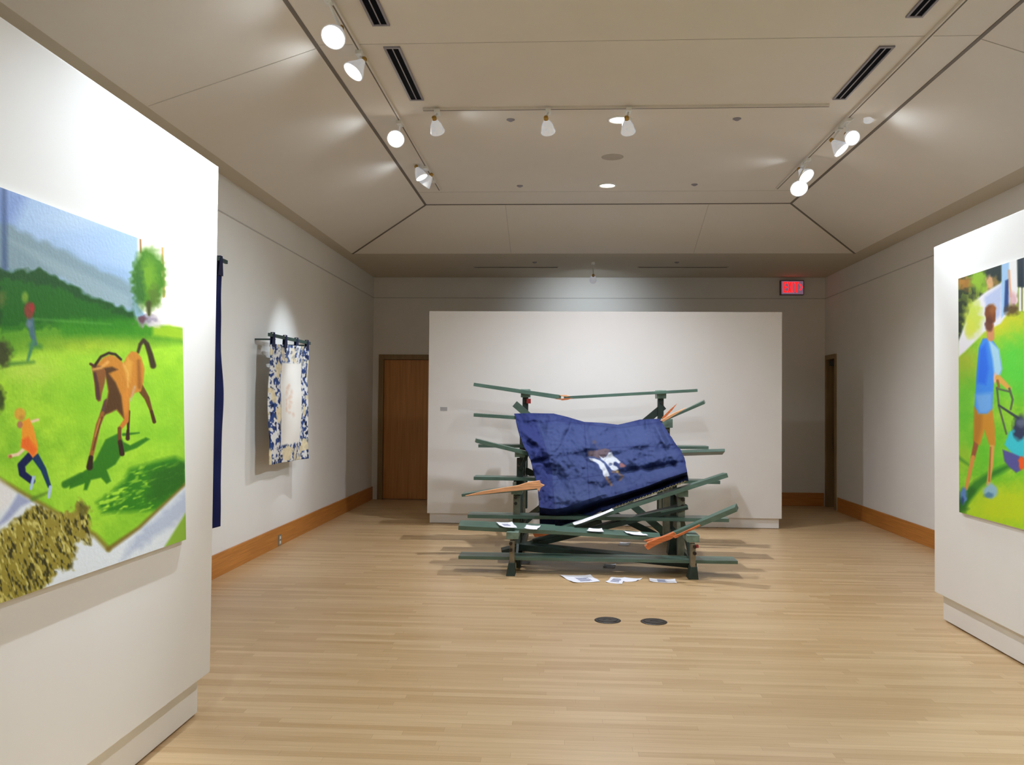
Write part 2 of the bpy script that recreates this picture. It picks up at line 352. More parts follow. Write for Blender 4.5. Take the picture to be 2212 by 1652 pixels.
def paint_left(u, v):
    C = Canvas(u, v, (150, 205, 48)); n1 = vnoise(u, v, 26, 1); n2 = vnoise(u, v, 7, 2); n3 = vnoise(u*1.0, v*1.0, 60, 5)
    C.c += ((n1-.5)*26+(n2-.5)*12)[:, None]*np.array([1.2, .9, .5])
    C.c += ((n3-.5)*24)[:, None]*np.array([1, .6, 0])
    # sky and road at the top
    C.poly([(-400, 150), (400, 540), (400, 700), (290, 700), (0, 600), (-400, 480)], (152, 182, 214), 3)
    C.poly([(-400, 150), (400, 540), (400, 600), (300, 600), (24, 487), (-400, 330)], (168, 196, 232), 8, .9, wob=8, ws=30)
    C.poly([(-400, 100), (0, 390), (60, 420), (20, 500), (-400, 330)], (120, 146, 205), 16, .8)
    C.poly([(24, 487), (290, 617), (290, 672), (196, 641), (136, 600), (20, 585), (-400, 560), (-400, 330)], (128, 152, 160), 6, .85, wob=5, ws=20)
    C.poly([(10, 512), (180, 590), (280, 640), (280, 668), (196, 641), (136, 600)], (160, 182, 190), 6, .5)
    C.line([(8, 400), (10, 600)], 12, 14, (60, 84, 130), 5, .7)
    C.blob(170, 470, 70, 26, (190, 212, 236), 1.2, .6)
    # far lawn and hedge
    C.poly([(-400, 640), (0, 700), (300, 690), (400, 700), (400, 745), (200, 740), (0, 770), (-400, 800)], (88, 150, 30), 9, .9, wob=6, ws=22)
    C.poly([(-400, 540), (0, 580), (36, 588), (89, 580), (136, 602), (196, 641), (285, 671), (292, 706), (180, 690), (60, 700), (0, 706), (-400, 680)], (22, 74, 16), 4, .96, wob=6, ws=12)
    C.poly([(0, 600), (120, 620), (290, 690), (290, 715), (130, 706), (0, 715)], (32, 104, 14), 5, .8, wob=6)
    C.poly([(120, 690), (300, 690), (400, 712), (390, 728), (140, 728)], (52, 132, 16), 8, .8, wob=4)
    C.line([(60, 688), (150, 694), (240, 700)], 5, 2, (96, 160, 70), 3, .6)
    # white house, posts, tree
    C.poly([(298, 500), (410, 540), (410, 712), (372, 704), (330, 700), (298, 660)], (246, 240, 226), 3)
    C.poly([(352, 520), (410, 540), (410, 704), (372, 704), (345, 672)], (255, 252, 238), 3)
    C.line([(303, 505), (304, 545)], 4, 4, (150, 110, 60), 1.5); C.line([(351, 535), (354, 640)], 5, 6, (196, 160, 96), 1.5)
    C.blob(321, 600, 36, 64, (68, 124, 22), .35, 1, 5); C.blob(322, 598, 15, 34, (118, 164, 34), 1.2, .8, 4); C.blob(300, 620, 12, 50, (44, 96, 40), .9, .7, 4)
    C.blob(333, 640, 12, 22, (84, 112, 36), .8, .8, 4)
    C.line([(321, 655), (322, 680)], 12, 8, (66, 74, 30), 3)
    C.blob(320, 694, 25, 11, (150, 140, 158), .8, .9, 7); C.blob(308, 690, 8, 8, (88, 50, 60), .8, .8, 5); C.blob(335, 702, 18, 6, (214, 208, 206), .9, .8, 4)
    C.poly([(330, 708), (365, 702), (410, 712), (410, 735), (330, 725)], (186, 212, 40), 5, .7)
    C.blob(190, 745, 110, 16, (176, 190, 44), 1.4, .5)
    # light patches on the lawn
    for cx, cy, rx, ry, c in ((110, 800, 80, 40, (166, 214, 60)), (260, 900, 60, 30, (150, 212, 50)), (180, 870, 60, 70, (136, 200, 40)), (360, 830, 50, 60, (140, 200, 38)),
                              (60, 800, 50, 22, (190, 216, 84)), (190, 1060, 70, 50, (170, 222, 60)), (350, 940, 50, 30, (130, 196, 40))):
        C.blob(cx, cy, rx, ry, c, 1.4, .6, 10)
    # far figure
    C.line([(66, 745), (86, 748)], 12, 10, (66, 130, 60), 5, .8); C.line([(20, 786), (72, 782)], 9, 6, (70, 128, 44), 4, .8)
    C.line([(66, 692), (70, 722), (76, 742)], 16, 9, (70, 108, 118), 2.5); C.line([(72, 738), (60, 778)], 9, 5, (70, 130, 90), 2.5)
    C.blob(63, 670, 11, 18, (128, 60, 40), .5); C.blob(70, 664, 5, 10, (170, 40, 40), .6, .8); C.blob(54, 642, 7, 12, (110, 150, 40), .8)
    C.blob(62, 700, 7, 8, (110, 130, 150), .8, .7)
    # dark shrubs cut by the left edge
    C.blob(2, 764, 22, 28, (60, 66, 30), .7, .95, 6); C.blob(-2, 862, 12, 26, (56, 70, 24), .7, .95, 5); C.blob(2, 645, 12, 16, (92, 110, 44), .8, .8, 4)
    H = lambda *p: [(160+x/4.128, 700+y/4.13) for x, y in p]
    # tree shadow at lower right
    C.poly(H((200, 1590), (440, 1400), (500, 1290), (700, 1230), (900, 1180), (1010, 1240), (1010, 1430), (740, 1660), (250, 1690)), (48, 122, 20), 7, 1,
           mask=lambda a, b: np.clip((vnoise(a*.5+b*.3+300, b*1.2+a*.35+300, 7, 11)*.6+vnoise(a*.5+300, b+a*.3+300, 3.5, 12)*.4+(a-200)/520-.38)*3.2, 0, 1))
    C.poly(H((700, 1290), (1000, 1230), (1000, 1420), (800, 1580), (650, 1560)), (38, 96, 20), 9, .8, wob=7, ws=8)
    # horse shadow
    C.poly(H((-40, 1400), (120, 1290), (190, 1210), (280, 1030), (400, 970), (440, 1050), (500, 1080), (640, 1010), (675, 1025), (560, 1105), (430, 1150), (370, 1250), (290, 1300), (330, 1400), (290, 1425),
             (240, 1370), (150, 1390), (115, 1480), (85, 1480), (95, 1420), (-40, 1470)), (42, 112, 18), 2, .95)
    C.line(H((440, 985), (580, 970)), 6, 3, (48, 116, 22), 1.5); C.line(H((-80, 1430), (60, 1350)), 16, 12, (44, 112, 22), 2.5, .95)
    # horse
    C.line(H((570, 250), (590, 180), (620, 145), (650, 180), (680, 270), (705, 370)), 6, 13, (58, 46, 20), 2)
    C.line(H((585, 560), (650, 660), (690, 780)), 16, 6, (104, 66, 20), 1.3); C.line(H((690, 780), (715, 870)), 7, 8, (70, 42, 14), 1.2)
    C.line(H((486, 780), (482, 950)), 7, 5, (60, 36, 14), 1.2); C.line(H((480, 950), (478, 1020)), 6, 9, (54, 34, 18), 1.2)
    C.line(H((300, 700), (255, 800)), 18, 11, (94, 64, 56), 1.5); C.line(H((255, 800), (215, 900), (180, 1060), (150, 1190)), 11, 9, (150, 94, 40), 1.3)
    C.line(H((235, 850), (190, 1000)), 4, 4, (214, 150, 70), 1.2, .7); C.line(H((150, 1190), (138, 1275)), 10, 14, (46, 30, 18), 1.5)
    C.line(H((250, 830), (205, 980), (170, 1120)), 3, 3, (80, 46, 20), 1.3, .8)
    C.line(H((465, 720), (465, 860), (410, 930)), 14, 8, (200, 120, 44), 1.3); C.line(H((405, 930), (405, 1060)), 8, 8, (112, 68, 30), 1.3)
    C.line(H((410, 1050), (428, 1155)), 9, 11, (50, 28, 18), 1.3)
    C.poly(H((200, 365), (260, 300), (330, 272), (400, 305), (440, 350), (470, 290), (510, 242), (560, 250), (600, 300), (628, 400), (618, 520), (595, 600), (545, 612), (515, 650), (495, 660),
             (488, 720), (470, 800), (445, 850), (400, 790), (370, 758), (330, 790), (285, 800), (290, 700), (305, 600), (290, 500), (262, 420)), (200, 132, 46), 1.6)
    C.poly(H((262, 390), (340, 380), (392, 405), (310, 440), (370, 520), (420, 640), (445, 840), (380, 762), (310, 795), (268, 812), (290, 700), (308, 600), (286, 480)), (78, 52, 24), 2.5, .95)
    C.poly(H((440, 370), (480, 300), (520, 340), (500, 520), (470, 480)), (226, 168, 70), 4, .7); C.poly(H((440, 620), (490, 560), (485, 700), (470, 800), (445, 760)), (214, 138, 50), 3, .8)
    C.line(H((575, 330), (585, 560)), 7, 9, (132, 78, 26), 3, .7); C.line(H((440, 360), (478, 440), (480, 560)), 3, 3, (236, 190, 110), 2.5, .6); C.line(H((540, 560), (505, 680)), 5, 4, (196, 170, 150), 2.5, .7)
    C.poly(H((150, 345), (192, 365), (255, 375), (282, 420), (275, 520), (248, 620), (238, 685), (215, 692), (192, 640), (180, 520), (165, 430)), (136, 86, 42), 1.5)
    C.line(H((185, 440), (205, 540), (215, 660)), 6, 9, (66, 42, 42), 2, .85); C.line(H((170, 405), (240, 390), (300, 340)), 4, 7, (226, 170, 90), 2, .8)
    C.line(H((190, 362), (240, 290), (310, 257), (370, 270), (418, 315)), 6, 5, (52, 34, 20), 1.3); C.line(H((145, 355), (185, 378)), 5, 5, (70, 44, 26), 1.2)
    # path, lawn edge
    E = [(-400, 790), (0, 1034), (85, 1086), (206, 1156), (235, 1186), (300, 1140), (402, 1044)]
    C.poly(E+[(420, 1044), (420, 1400), (-400, 1700)], (216, 224, 230), 2)
    C.poly([(300, 1150), (402, 1062), (420, 1062), (420, 1100), (350, 1150), (260, 1210)], (170, 182, 206), 8, .8, wob=4)
    C.poly([(356, 1180), (402, 1106), (420, 1106), (420, 1190), (356, 1190)], (136, 176, 56), 3)
    C.line([(-10, 1030), (85, 1086), (206, 1156), (234, 1186)], 9, 11, (128, 116, 36), 4, .85); C.line([(234, 1186), (300, 1140), (402, 1044)], 10, 5, (120, 100, 34), 3, .85)
    B = lambda *p: [(x/3.304, 820+y/3.304) for x, y in p]
    C.poly(B((-300, 1150), (0, 1010), (60, 930), (130, 812), (225, 868), (150, 905), (60, 1000), (0, 1040), (-300, 1230)), (150, 160, 196), 4, .9)
    C.poly(B((-20, 700), (0, 710), (110, 800), (60, 900), (-20, 960)), (226, 222, 220), 5, .7)
    # bush
    bp = B((-900, 1300), (0, 1085), (100, 1010), (270, 890), (400, 960), (520, 940), (560, 860), (640, 920), (645, 1180), (550, 1150), (510, 1345), (400, 1370), (330, 1480), (100, 1580), (0, 1620), (-900, 2200))
    C.poly(bp, (146, 134, 52), 5, 1, wob=7, ws=8)
    st = lambda a, b: (vnoise(a*1.3-b*.45+900, b*.5+900, 6, 21)*.65+vnoise(a*1.2-b*.2+900, b*.6+900, 3.5, 22)*.35)
    C.poly(bp, (52, 50, 20), 5, 1, mask=lambda a, b: np.clip((.49-st(a, b))*4.5, 0, 1), wob=0, ws=8)
    C.poly(bp, (206, 198, 116), 5, .9, mask=lambda a, b: np.clip((st(a+40, b)-.54)*4, 0, 1), wob=0, ws=8)
    C.blob(178, 1100, 12, 13, (88, 86, 30), .9, .8, 4)
    C.line(B((235, 850), (350, 800)), 10, 4, (90, 130, 36), 3, .8)
    # running boy
    C.line(B((215, 545), (152, 610), (160, 670), (228, 722)), 17, 14, (8, 20, 74), 1.5); C.line(B((250, 545), (310, 640), (352, 760)), 17, 8, (14, 54, 92), 1.5)
    C.line(B((240, 695), (220, 778)), 7, 6, (164, 188, 224), 1.2); C.line(B((360, 765), (348, 838)), 7, 6, (170, 194, 226), 1.2)
    C.line(B((208, 305), (270, 285)), 6, 6, (236, 200, 160), 1.3); C.line(B((165, 500), (130, 532), (68, 545)), 7, 7, (240, 206, 170), 1.3); C.blob(22, 986, 4, 4, (180, 110, 70), .8)
    C.poly(B((158, 300), (208, 272), (238, 340), (272, 470), (268, 525), (235, 556), (200, 512), (150, 482), (155, 400)), (250, 150, 40), 1.4)
    C.poly(B((155, 430), (200, 405), (265, 500), (235, 552), (200, 508), (150, 480)), (240, 100, 34), 3, .85)
    C.blob(43, 917, 6, 8, (176, 120, 84), .5); C.blob(43, 894, 12, 13, (214, 164, 56), .4); C.blob(47, 903, 6, 6, (180, 128, 50), .9, .7)
    return C.c
def paint_right(u, v):
    C = Canvas(u, v, (130, 196, 44)); n1 = vnoise(u, v, 20, 31); n2 = vnoise(u, v, 5, 32)
    C.c += ((n1-.5)*34+(n2-.5)*16)[:, None]*np.array([1.3, .6, .4])
    R = lambda *p: [(2000+x/2.358, 500+y/2.358) for x, y in p]
    def rb(x, y, rx, ry, *a): C.blob(2000+x/2.358, 500+y/2.358, rx/2.358, ry/2.358, *a)
    rb(420, 480, 160, 90, (206, 206, 34), 1.2, .9, 6); rb(200, 680, 60, 90, (168, 180, 40), 1.2, .8, 5); rb(460, 680, 110, 150, (84, 206, 62), 1.1, .85, 6)
    rb(200, 900, 50, 160, (92, 190, 46), 1.2, .7, 4); rb(330, 1120, 80, 120, (88, 190, 40), 1.2, .7, 5); rb(420, 1400, 240, 110, (184, 206, 32), 1.0, .95, 6); rb(190, 1150, 40, 60, (150, 190, 40), 1.1, .7, 4)
    rb(180, 1390, 30, 60, (34, 90, 30), .9, .8, 4)
    for q in R((600, 600), (700, 900), (800, 1200)): C.blob(q[0], q[1], 40, 60, (110, 196, 44), 1.4, .7, 6)
    # shrubbery
    C.poly(R((150, 200), (900, -60), (900, 300), (500, 300), (400, 260), (240, 360), (165, 570), (150, 570)), (96, 112, 34), 3, 1, wob=5)
    C.poly(R((150, 200), (420, 120), (420, 250), (240, 380), (165, 570), (150, 570)), (34, 46, 22), 4, .9, mask=lambda a, b: np.clip((vnoise(a, b, 8, 41)-.45)*8, 0, 1))
    rb(200, 262, 40, 34, (164, 112, 34), .9, .9, 5); rb(270, 245, 42, 60, (140, 186, 30), .9, .9, 5); rb(300, 300, 20, 20, (150, 190, 40), .9, .8, 3); rb(185, 420, 22, 90, (30, 44, 22), .9, .7, 5)
    C.poly(R((306, 195), (388, 165), (385, 250), (345, 262), (315, 262)), (18, 36, 30), 3); rb(325, 262, 20, 40, (224, 172, 120), .7, .9, 3); rb(355, 250, 14, 26, (150, 120, 50), .8, .8, 3)
    # fence and posts
    C.poly(R((165, 600), (165, 560), (240, 360), (300, 310), (400, 250), (430, 240), (430, 400), (380, 470), (300, 510), (200, 610), (165, 640)), (226, 226, 236), 2.5)
    C.poly(R((300, 330), (390, 270), (380, 430), (330, 470), (310, 420)), (176, 190, 226), 4, .9, wob=2); rb(240, 440, 44, 90, (196, 214, 74), .8, .95, 5); rb(225, 490, 25, 50, (206, 216, 70), .9, .8, 3)
    C.poly(R((385, 150), (428, 140), (424, 400), (385, 440)), (156, 194, 232), 2); C.poly(R((404, 250), (424, 240), (420, 405), (398, 410)), (34, 66, 130), 2)
    C.poly(R((424, 130), (468, 120), (470, 360), (440, 390), (424, 300)), (250, 246, 240), 2); C.line(R((424, 200), (432, 330)), 5, 5, (206, 150, 110), 2, .8); rb(445, 345, 20, 40, (206, 160, 170), .9, .8, 2)
    rb(440, 400, 34, 28, (84, 60, 24), .8, .9, 3)
    C.poly(R((464, 100), (900, -60), (900, 300), (500, 300), (468, 280)), (10, 30, 42), 2.5); C.line(R((500, 120), (500, 290)), 3, 3, (60, 90, 120), 2, .7)
    C.poly(R((470, 285), (900, 270), (900, 420), (470, 400)), (120, 120, 60), 3, .9, wob=3)
    for x in (480, 500, 560, 620, 680): C.line(R((x, 290), (x, 400)), 5, 5, (236, 234, 236), 1.5)
    # shadow of the mower, man
    C.line(R((190, 1370), (260, 1290), (330, 1240), (450, 1180)), 26, 10, (40, 116, 34), 5, .85); C.line(R((165, 1150), (220, 1190)), 8, 5, (60, 130, 40), 3, .7); C.line(R((160, 1400), (235, 1320)), 20, 14, (36, 96, 30), 5, .8)
    sk = (206, 140, 64)
    C.line(R((262, 1050), (240, 1150)), 12, 9, (150, 84, 50), 1.8); C.line(R((240, 1150), (205, 1310)), 9, 7, sk, 1.6)
    C.line(R((340, 1050), (332, 1190), (318, 1285)), 11, 8, (214, 160, 80), 1.6); C.line(R((330, 1100), (322, 1270)), 3, 3, (130, 70, 40), 1.6, .7)
    rb(192, 1345, 18, 42, (84, 124, 180), .6, 1, 2); rb(185, 1370, 9, 20, (30, 60, 110), .8, .8, 1); rb(330, 1322, 36, 38, (140, 182, 200), .5, 1, 2); rb(320, 1345, 24, 14, (70, 116, 150), .8, .8, 2)
    C.poly(R((248, 890), (338, 900), (352, 1000), (354, 1090), (322, 1085), (298, 1010), (275, 1090), (243, 1065)), (198, 138, 36), 1.8)
    C.poly(R((248, 890), (290, 900), (285, 1000), (262, 1080), (243, 1065)), (160, 104, 24), 4, .6)
    C.poly(R((290, 545), (330, 540), (370, 598), (388, 700), (372, 742), (347, 760), (338, 900), (312, 926), (270, 926), (248, 890), (260, 700), (270, 590)), (60, 136, 236), 1.8)
    C.poly(R((318, 545), (372, 600), (388, 700), (372, 742), (350, 740), (340, 650)), (168, 212, 244), 3, .95); C.poly(R((275, 600), (305, 570), (320, 700), (305, 780), (262, 770)), (34, 104, 228), 4, .9)
    C.poly(R((250, 830), (338, 820), (338, 900), (312, 926), (270, 926)), (120, 176, 238), 5, .8); rb(353, 745, 9, 26, (236, 180, 150), .7, .9, 1)
    C.line(R((368, 745), (400, 775), (425, 800)), 13, 9, (216, 166, 74), 1.5); C.line(R((365, 760), (372, 792)), 6, 5, (150, 80, 40), 1.5, .8)
    C.line(R((328, 480), (330, 540)), 16, 16, (204, 140, 92), 1.8); rb(328, 420, 28, 52, (120, 66, 26), .3, 1, 2); rb(322, 470, 20, 38, (96, 50, 34), .5, .9, 2); rb(340, 395, 16, 26, (160, 96, 40), .9, .7, 2)
    mg = (84, 96, 74)
    C.line(R((362, 795), (372, 890), (410, 1030)), 4, 4, mg, 1.3); C.line(R((425, 800), (442, 855), (432, 905)), 5, 4, mg, 1.3); C.line(R((372, 885), (470, 950)), 4, 6, (54, 66, 70), 1.3); C.line(R((362, 800), (425, 815)), 4, 4, mg, 1.3)
    C.poly(R((400, 1085), (425, 1020), (470, 990), (560, 1010), (600, 1080), (590, 1160), (470, 1160), (430, 1120)), (58, 190, 204), 2); rb(478, 1000, 34, 62, (48, 56, 84), .5, 1, 3); rb(485, 975, 24, 20, (120, 130, 150), .9, .6, 2)
    C.poly(R((390, 1110), (440, 1128), (490, 1150), (485, 1215), (460, 1228), (425, 1200), (400, 1170)), (84, 84, 148), 2); rb(488, 1180, 16, 34, (228, 92, 34), .5, 1, 2); rb(580, 1180, 26, 34, (40, 44, 60), .5, 1, 2)
    return C.c
# left painting: front face 3 cm off the partition
PX = PLX+.0185
A = pl(0, 404, 0, PX); B = pl(392, 549, 0, PX); Cc = pl(402, 1165, 0, PX); D = pl(0, 1303, 0, PX)
A = A+(A-B)*.34; D = D+(D-Cc)*.34
painting('large canvas of a trotting brown horse and a running boy on a lawn', A, B, Cc, D, .0165, (1, 0, 0), paint_left, 520, 420)
PX2 = PRX-.022
B = pl(2070, 602, 0, PX2); Cc = pl(2072, 1106, 0, PX2); A = pl(2212, 556, 0, PX2); D = pl(2212, 1144, 0, PX2)
A = A+(A-B)*.9; D = D+(D-Cc)*.9
painting('canvas of a person in a blue shirt pushing a teal lawn mower', A, B, Cc, D, .020, (-1, 0, 0), paint_right, 420, 420, flip=True)

# ------------------------------------------------------------------ hangings on the left wall
def tabs_rod(t, x, y0, y1, zr0, zr1, ztop, n, m, wall=XL, ext=.05, tabw=.11):
    rz = lambda y: zr0+(zr1-zr0)*(y-y0)/(y1-y0)
    obj('rod', bar(bmesh.new(), (x, y0-ext, rz(y0-ext)), (x, y1+ext, rz(y1+ext)), .022, .034), M['rod'], t, bevel=.003)
    for k in range(n):
        y = y0+.07+(y1-y0-.14)*(k/(n-1) if n > 1 else .5); z = rz(y); zt = ztop(y)
        bm = bmesh.new()
        for sx in (-1, 1):
            a = [(x+sx*.017, y-tabw*.2, z+.028), (x+sx*.017, y+tabw*.2, z+.028), (x+sx*.013, y+tabw*.2, z+.028), (x+sx*.013, y-tabw*.2, z+.028)]
            b = [(x+sx*.012, y-tabw*.5, zt-.03), (x+sx*.012, y+tabw*.5, zt-.03), (x+sx*.006, y+tabw*.5, zt-.03), (x+sx*.006, y-tabw*.5, zt-.03)]
            hexa(bm, a, b)
        box(bm, x-.017, x+.017, y-tabw*.2, y+tabw*.2, z+.027, z+.031)
        obj('tab', bm, m, t)
    for y in (y0+.15, y1-.15): obj('bracket', bar(bmesh.new(), (wall, y, rz(y)-.035), (x, y, rz(y)-.035), .02, .016), M['rod'], t)
def hanging(name, label, cat, x, y0, y1, z0a, z0b, z1a, z1b, nx, ny, colf, matc, wav=.012, seed=0, rodz=None, n=4, tabm=None, ext=.05):
    """y0..y1 along the wall; bottom z0a..z0b, top z1a..z1b"""
    t = thing(name, label, cat, (x, (y0+y1)/2, z0a))
    S, Q = np.meshgrid(np.linspace(0, 1, nx), np.linspace(0, 1, ny)); S = S.ravel(); Q = Q.ravel()
    y = y0+(y1-y0)*S; z = (z1a+(z1b-z1a)*S)*(1-Q)+(z0a+(z0b-z0a)*S)*Q
    w = np.sin(S*13+np.sin(Q*4+seed)*1.3)*wav*(.3+Q)+(vnoise(S*90, Q*90, 14, seed)-.5)*wav*1.6+np.sin(Q*9+S*3)*wav*.5
    y = y+(vnoise(Q*100+S*3, S*0+5, 12, seed+1)-.5)*.02
    P = np.stack([x+w, y, z], 1)-np.array(t.location)
    me = grid_mesh('cloth', P, nx, ny); colour_mesh(me, colf(S, Q), .9)
    o = link('cloth', me, matc, t, smooth=True); md = o.modifiers.new('s', 'SOLIDIFY'); md.thickness = .012; md.offset = 0
    rz0, rz1 = rodz
    tabs_rod(t, x, y0, y1, rz0, rz1, lambda yy: z1a+(z1b-z1a)*(yy-y0)/(y1-y0), n, tabm, ext=ext)
    return t
def quilt_col(S, Q):
    C = Canvas(S*100, Q*140, (228, 226, 222)); u, v = C.u, C.v
    n = vnoise(u, v*.8, 3.6, 51)*.6+vnoise(u, v, 1.9, 52)*.4
    C.mix(np.clip((n-.47)*9, 0, 1), (46, 70, 128)); n = vnoise(u, v, 4, 53)*.6+vnoise(u, v, 2, 54)*.4
    C.mix(np.clip((n-.62)*9, 0, 1), (20, 34, 70)); n = vnoise(u, v, 9, 55); C.mix(np.clip((n-.66)*9, 0, 1)*.9, (232, 214, 170))
    for k in range(5):                                  # cream inserts in the border
        C.poly([(24+k*13, 3+(k % 2)*2), (33+k*13, 3), (34+k*13, 19), (25+k*13, 19)], (236, 220, 186) if k % 2 == 0 else (238, 236, 230), 1.2, .75 if k in (0, 2, 3) else .2)
        C.poly([(24+k*13, 123), (33+k*13, 123), (32+k*13, 138), (24+k*13, 138)], (232, 214, 178), 1.2, .7 if k in (1, 3) else .1)
    C.poly([(25, 21), (80, 21), (82, 30), (80, 118), (26, 120), (24, 60)], (240, 234, 224), 1.5)
    C.poly([(27, 23), (78, 23), (78, 60), (27, 60)], (244, 240, 232), 5, .6)
    for k in range(14): C.blob(50+random.uniform(-9, 12), 50+k*2.6, 3.2, 2.4, (226, 186, 160), 1.2, .5, 2)
    C.line([(24, 21), (24, 120)], .8, .8, (130, 130, 140), .6, .6)
    return C.c
QX = XL+.21
q1 = pl(584, 742, 0, QX); q2 = pl(660, 748, 0, QX); q3 = pl(585, 1003, 0, QX); q4 = pl(663, 990, 0, QX); r1 = pl(584, 723, 0, QX); r2 = pl(658, 739, 0, QX)
hanging('wall_quilt', 'small blue and white quilt with a plain cream centre hung on a rod', 'quilt', QX, q1.y, q4.y, q3.z, q4.z, q1.z, q2.z, 160, 200, quilt_col, M['cloth'], .012, 3,
        (r1.z, r2.z), 4, M['navy'])
def navy_col(S, Q):
    C = Canvas(S*60, Q*140, (14, 24, 74)); n = vnoise(C.u, C.v, 9, 61); C.c += ((n-.5)*26)[:, None]; C.line([(52, 0), (51, 140)], .8, .8, (10, 14, 50), .6); return C.c
NX = XL+.09
n1 = pl(481, 590, 0, NX); n2 = pl(470, 1137, 0, NX); n3 = pl(494, 573, 0, NX)
hanging('wall_banner', 'long narrow navy denim banner on a rod behind the left partition', 'banner', NX, n1.y-1.15, n1.y, n2.z-.03, n2.z, n1.z, n1.z, 60, 120, navy_col, M['denim'], .014, 5,
        (n3.z+.02, n3.z+.02), 5, M['navy'], ext=.09)

# ------------------------------------------------------------------ broken bleachers
BL = thing('broken_bleachers', 'dark green wooden bleachers with snapped and splintered seat boards', 'bleachers', (.38, 9.3, 0))
def plank(name, p1, d1, p2, d2, wid=.235, th=.038, tilt=0, m='green', off=(0, 0), parent=None, th2=None, wid2=None):
    """a board whose front edge runs between two sighted ends; wid goes back from it"""
    a = pl(p1[0], p1[1], 1, d1); b = pl(p2[0], p2[1], 1, d2); d = (b-a).normalized()
    s = Vector((0, 1, 0)); s = (s-d*s.dot(d)).normalized(); s = Matrix.Rotation(tilt, 3, d) @ s; u = d.cross(s).normalized()
    if u.z < 0: u = -u
    th2 = th if th2 is None else th2; wid2 = wid if wid2 is None else wid2
    f = lambda c, w, t: [c-u*t/2, c+u*t/2, c+u*t/2+s*w, c-u*t/2+s*w]
    bm = hexa(bmesh.new(), f(a, wid, th), f(b, wid2, th2))
    LASTP[0] = obj(name, bm, M[m], parent or BL, bevel=.004); return LASTP[0]
LASTP = [None]
def sliver(name, pts, d, t, m, parent=None, dd=None):
    """a torn piece of wood: outline at distance d, real thickness t"""
    a = [pl(x, y, 1, d if dd is None else d+dd*i) for i, (x, y) in enumerate(pts)]
    b = [p+Vector((0, t, t*.08)) for p in a]
    return obj(name, hexa(bmesh.new(), a, b), M[m], parent or LASTP[0])
# rows: distance, seat height
RY = [8.30, 8.95, 9.58, 10.22, 10.86]; RZ = [.42, .76, 1.10, 1.46, 1.80]
LX, RX_ = -.455, 1.215
for side, fx in ((0, LX), (1, RX_)):
    for k in range(5):
        y = RY[k]+.10 if k else RY[0]-.055; m = ('postf', 'post', 'dgreen', 'post', 'dgreen')[k]
        w = .07 if k else .044
        po = obj('post', bx(fx-w/2, fx+w/2, y-.045, y+.045, .02 if k < 4 else .3, RZ[k]-.10), M[m], BL, bevel=.004)
        obj('seat_bracket', bx(fx-.055, fx+.06, y-(.10 if k else .03), y+(.12 if k else .28), RZ[k]-(.085 if k < 3 else .125), RZ[k]-.022), M['bracket'], BL, bevel=.006)
        for dz in (.12, .18): obj('bolt', tube(bmesh.new(), (fx-.01+.02*side, y-.075, RZ[k]-dz), (fx-.01+.02*side, y-.04, RZ[k]-dz), .016, n=10), M['bolt'], po)
    s = bar(bmesh.new(), (fx+.03, RY[0]+.2, .10), (fx+.03, RY[4]+.2, 1.30), .025, .08); obj('stringer', s, M['dgreen'], BL, bevel=.004)
    s = bar(bmesh.new(), (fx+.05, RY[0]+.15, .07), (fx+.05, RY[3]+.3, .07), .04, .09); obj('base_rail', s, M['dgreen'], BL, bevel=.004)
    for k in (1, 2, 3): obj('foot_rest', bar(bmesh.new(), (fx-.05, RY[k]-.12, .14+.315*k-.06), (fx-.05, RY[k]+.2, .14+.315*k-.06), .035, .08), M['post'], BL, bevel=.003)
# feet
for fx, y, w, h in ((LX-.01, 8.23, .085, .12), (RX_-.0, 8.24, .095, .115), (RX_-.01, 9.56, .13, .26), (LX+.02, 10.12, .07, .18)):
    obj('foot', hexa(bmesh.new(), [(fx-w/2, y-.06, 0), (fx+w/2, y-.06, 0), (fx+w/2, y+.1, 0), (fx-w/2, y+.1, 0)],
                     [(fx-w/4, y-.04, h), (fx+w/2.6, y-.04, h), (fx+w/2.6, y+.08, h), (fx-w/4, y+.08, h)]), M['dgreen'], BL, bevel=.006)
obj('tape', bx(LX+.02, LX+.07, RY[4]-.03, RY[4]+.02, 1.60, 1.66), M['red'], BL)
obj('tape', bx(RX_+.0, RX_+.05, RY[0]-.09, RY[0]-.05, .285, .31), M['red'], BL)
# boards
plank('foot_board', (990, 1204), 8.30, (1594, 1215), 8.30, wid=.24, th=.03, m='green')
plank('foot_board', (1010, 1115), 8.92, (1575, 1124), 8.92, wid=.235, th=.036)
plank('foot_board', (1023, 1033), 9.56, (1556, 1042), 9.56, wid=.235, th=.036)
plank('foot_board', (1033, 963), 10.22, (1531, 967), 10.22, wid=.235, th=.036)
plank('fallen_board', (1120, 1182), 8.72, (1489, 1220), 8.48, wid=.20, th=.062, m='dgreen')
p = plank('seat_board', (990, 1140), 8.33, (1200, 1150), 8.36, wid=.235, th=.04, tilt=.10)
p = plank('seat_board', (1195, 1150), 8.36, (1428, 1165), 8.34, wid=.235, th=.034, tilt=.08, wid2=.2)
p = plank('seat_board', (1590, 1100), 8.15, (1418, 1172), 8.40, wid=.15, th=.045, wid2=.08)
sliver('splintered_end', [(1393, 1180), (1400, 1176), (1398, 1173), (1420, 1164), (1440, 1157), (1456, 1150), (1462, 1156), (1448, 1165), (1428, 1172), (1412, 1180), (1399, 1188)], 8.2, .05, 'rawd')
sliver('splintered_end', [(1455, 1159), (1512, 1133), (1513, 1136), (1480, 1152), (1458, 1163)], 8.12, .02, 'rawd')
sliver('splintered_end', [(1392, 1168), (1420, 1162), (1440, 1160), (1425, 1172), (1405, 1174)], 8.30, .04, 'rawd')
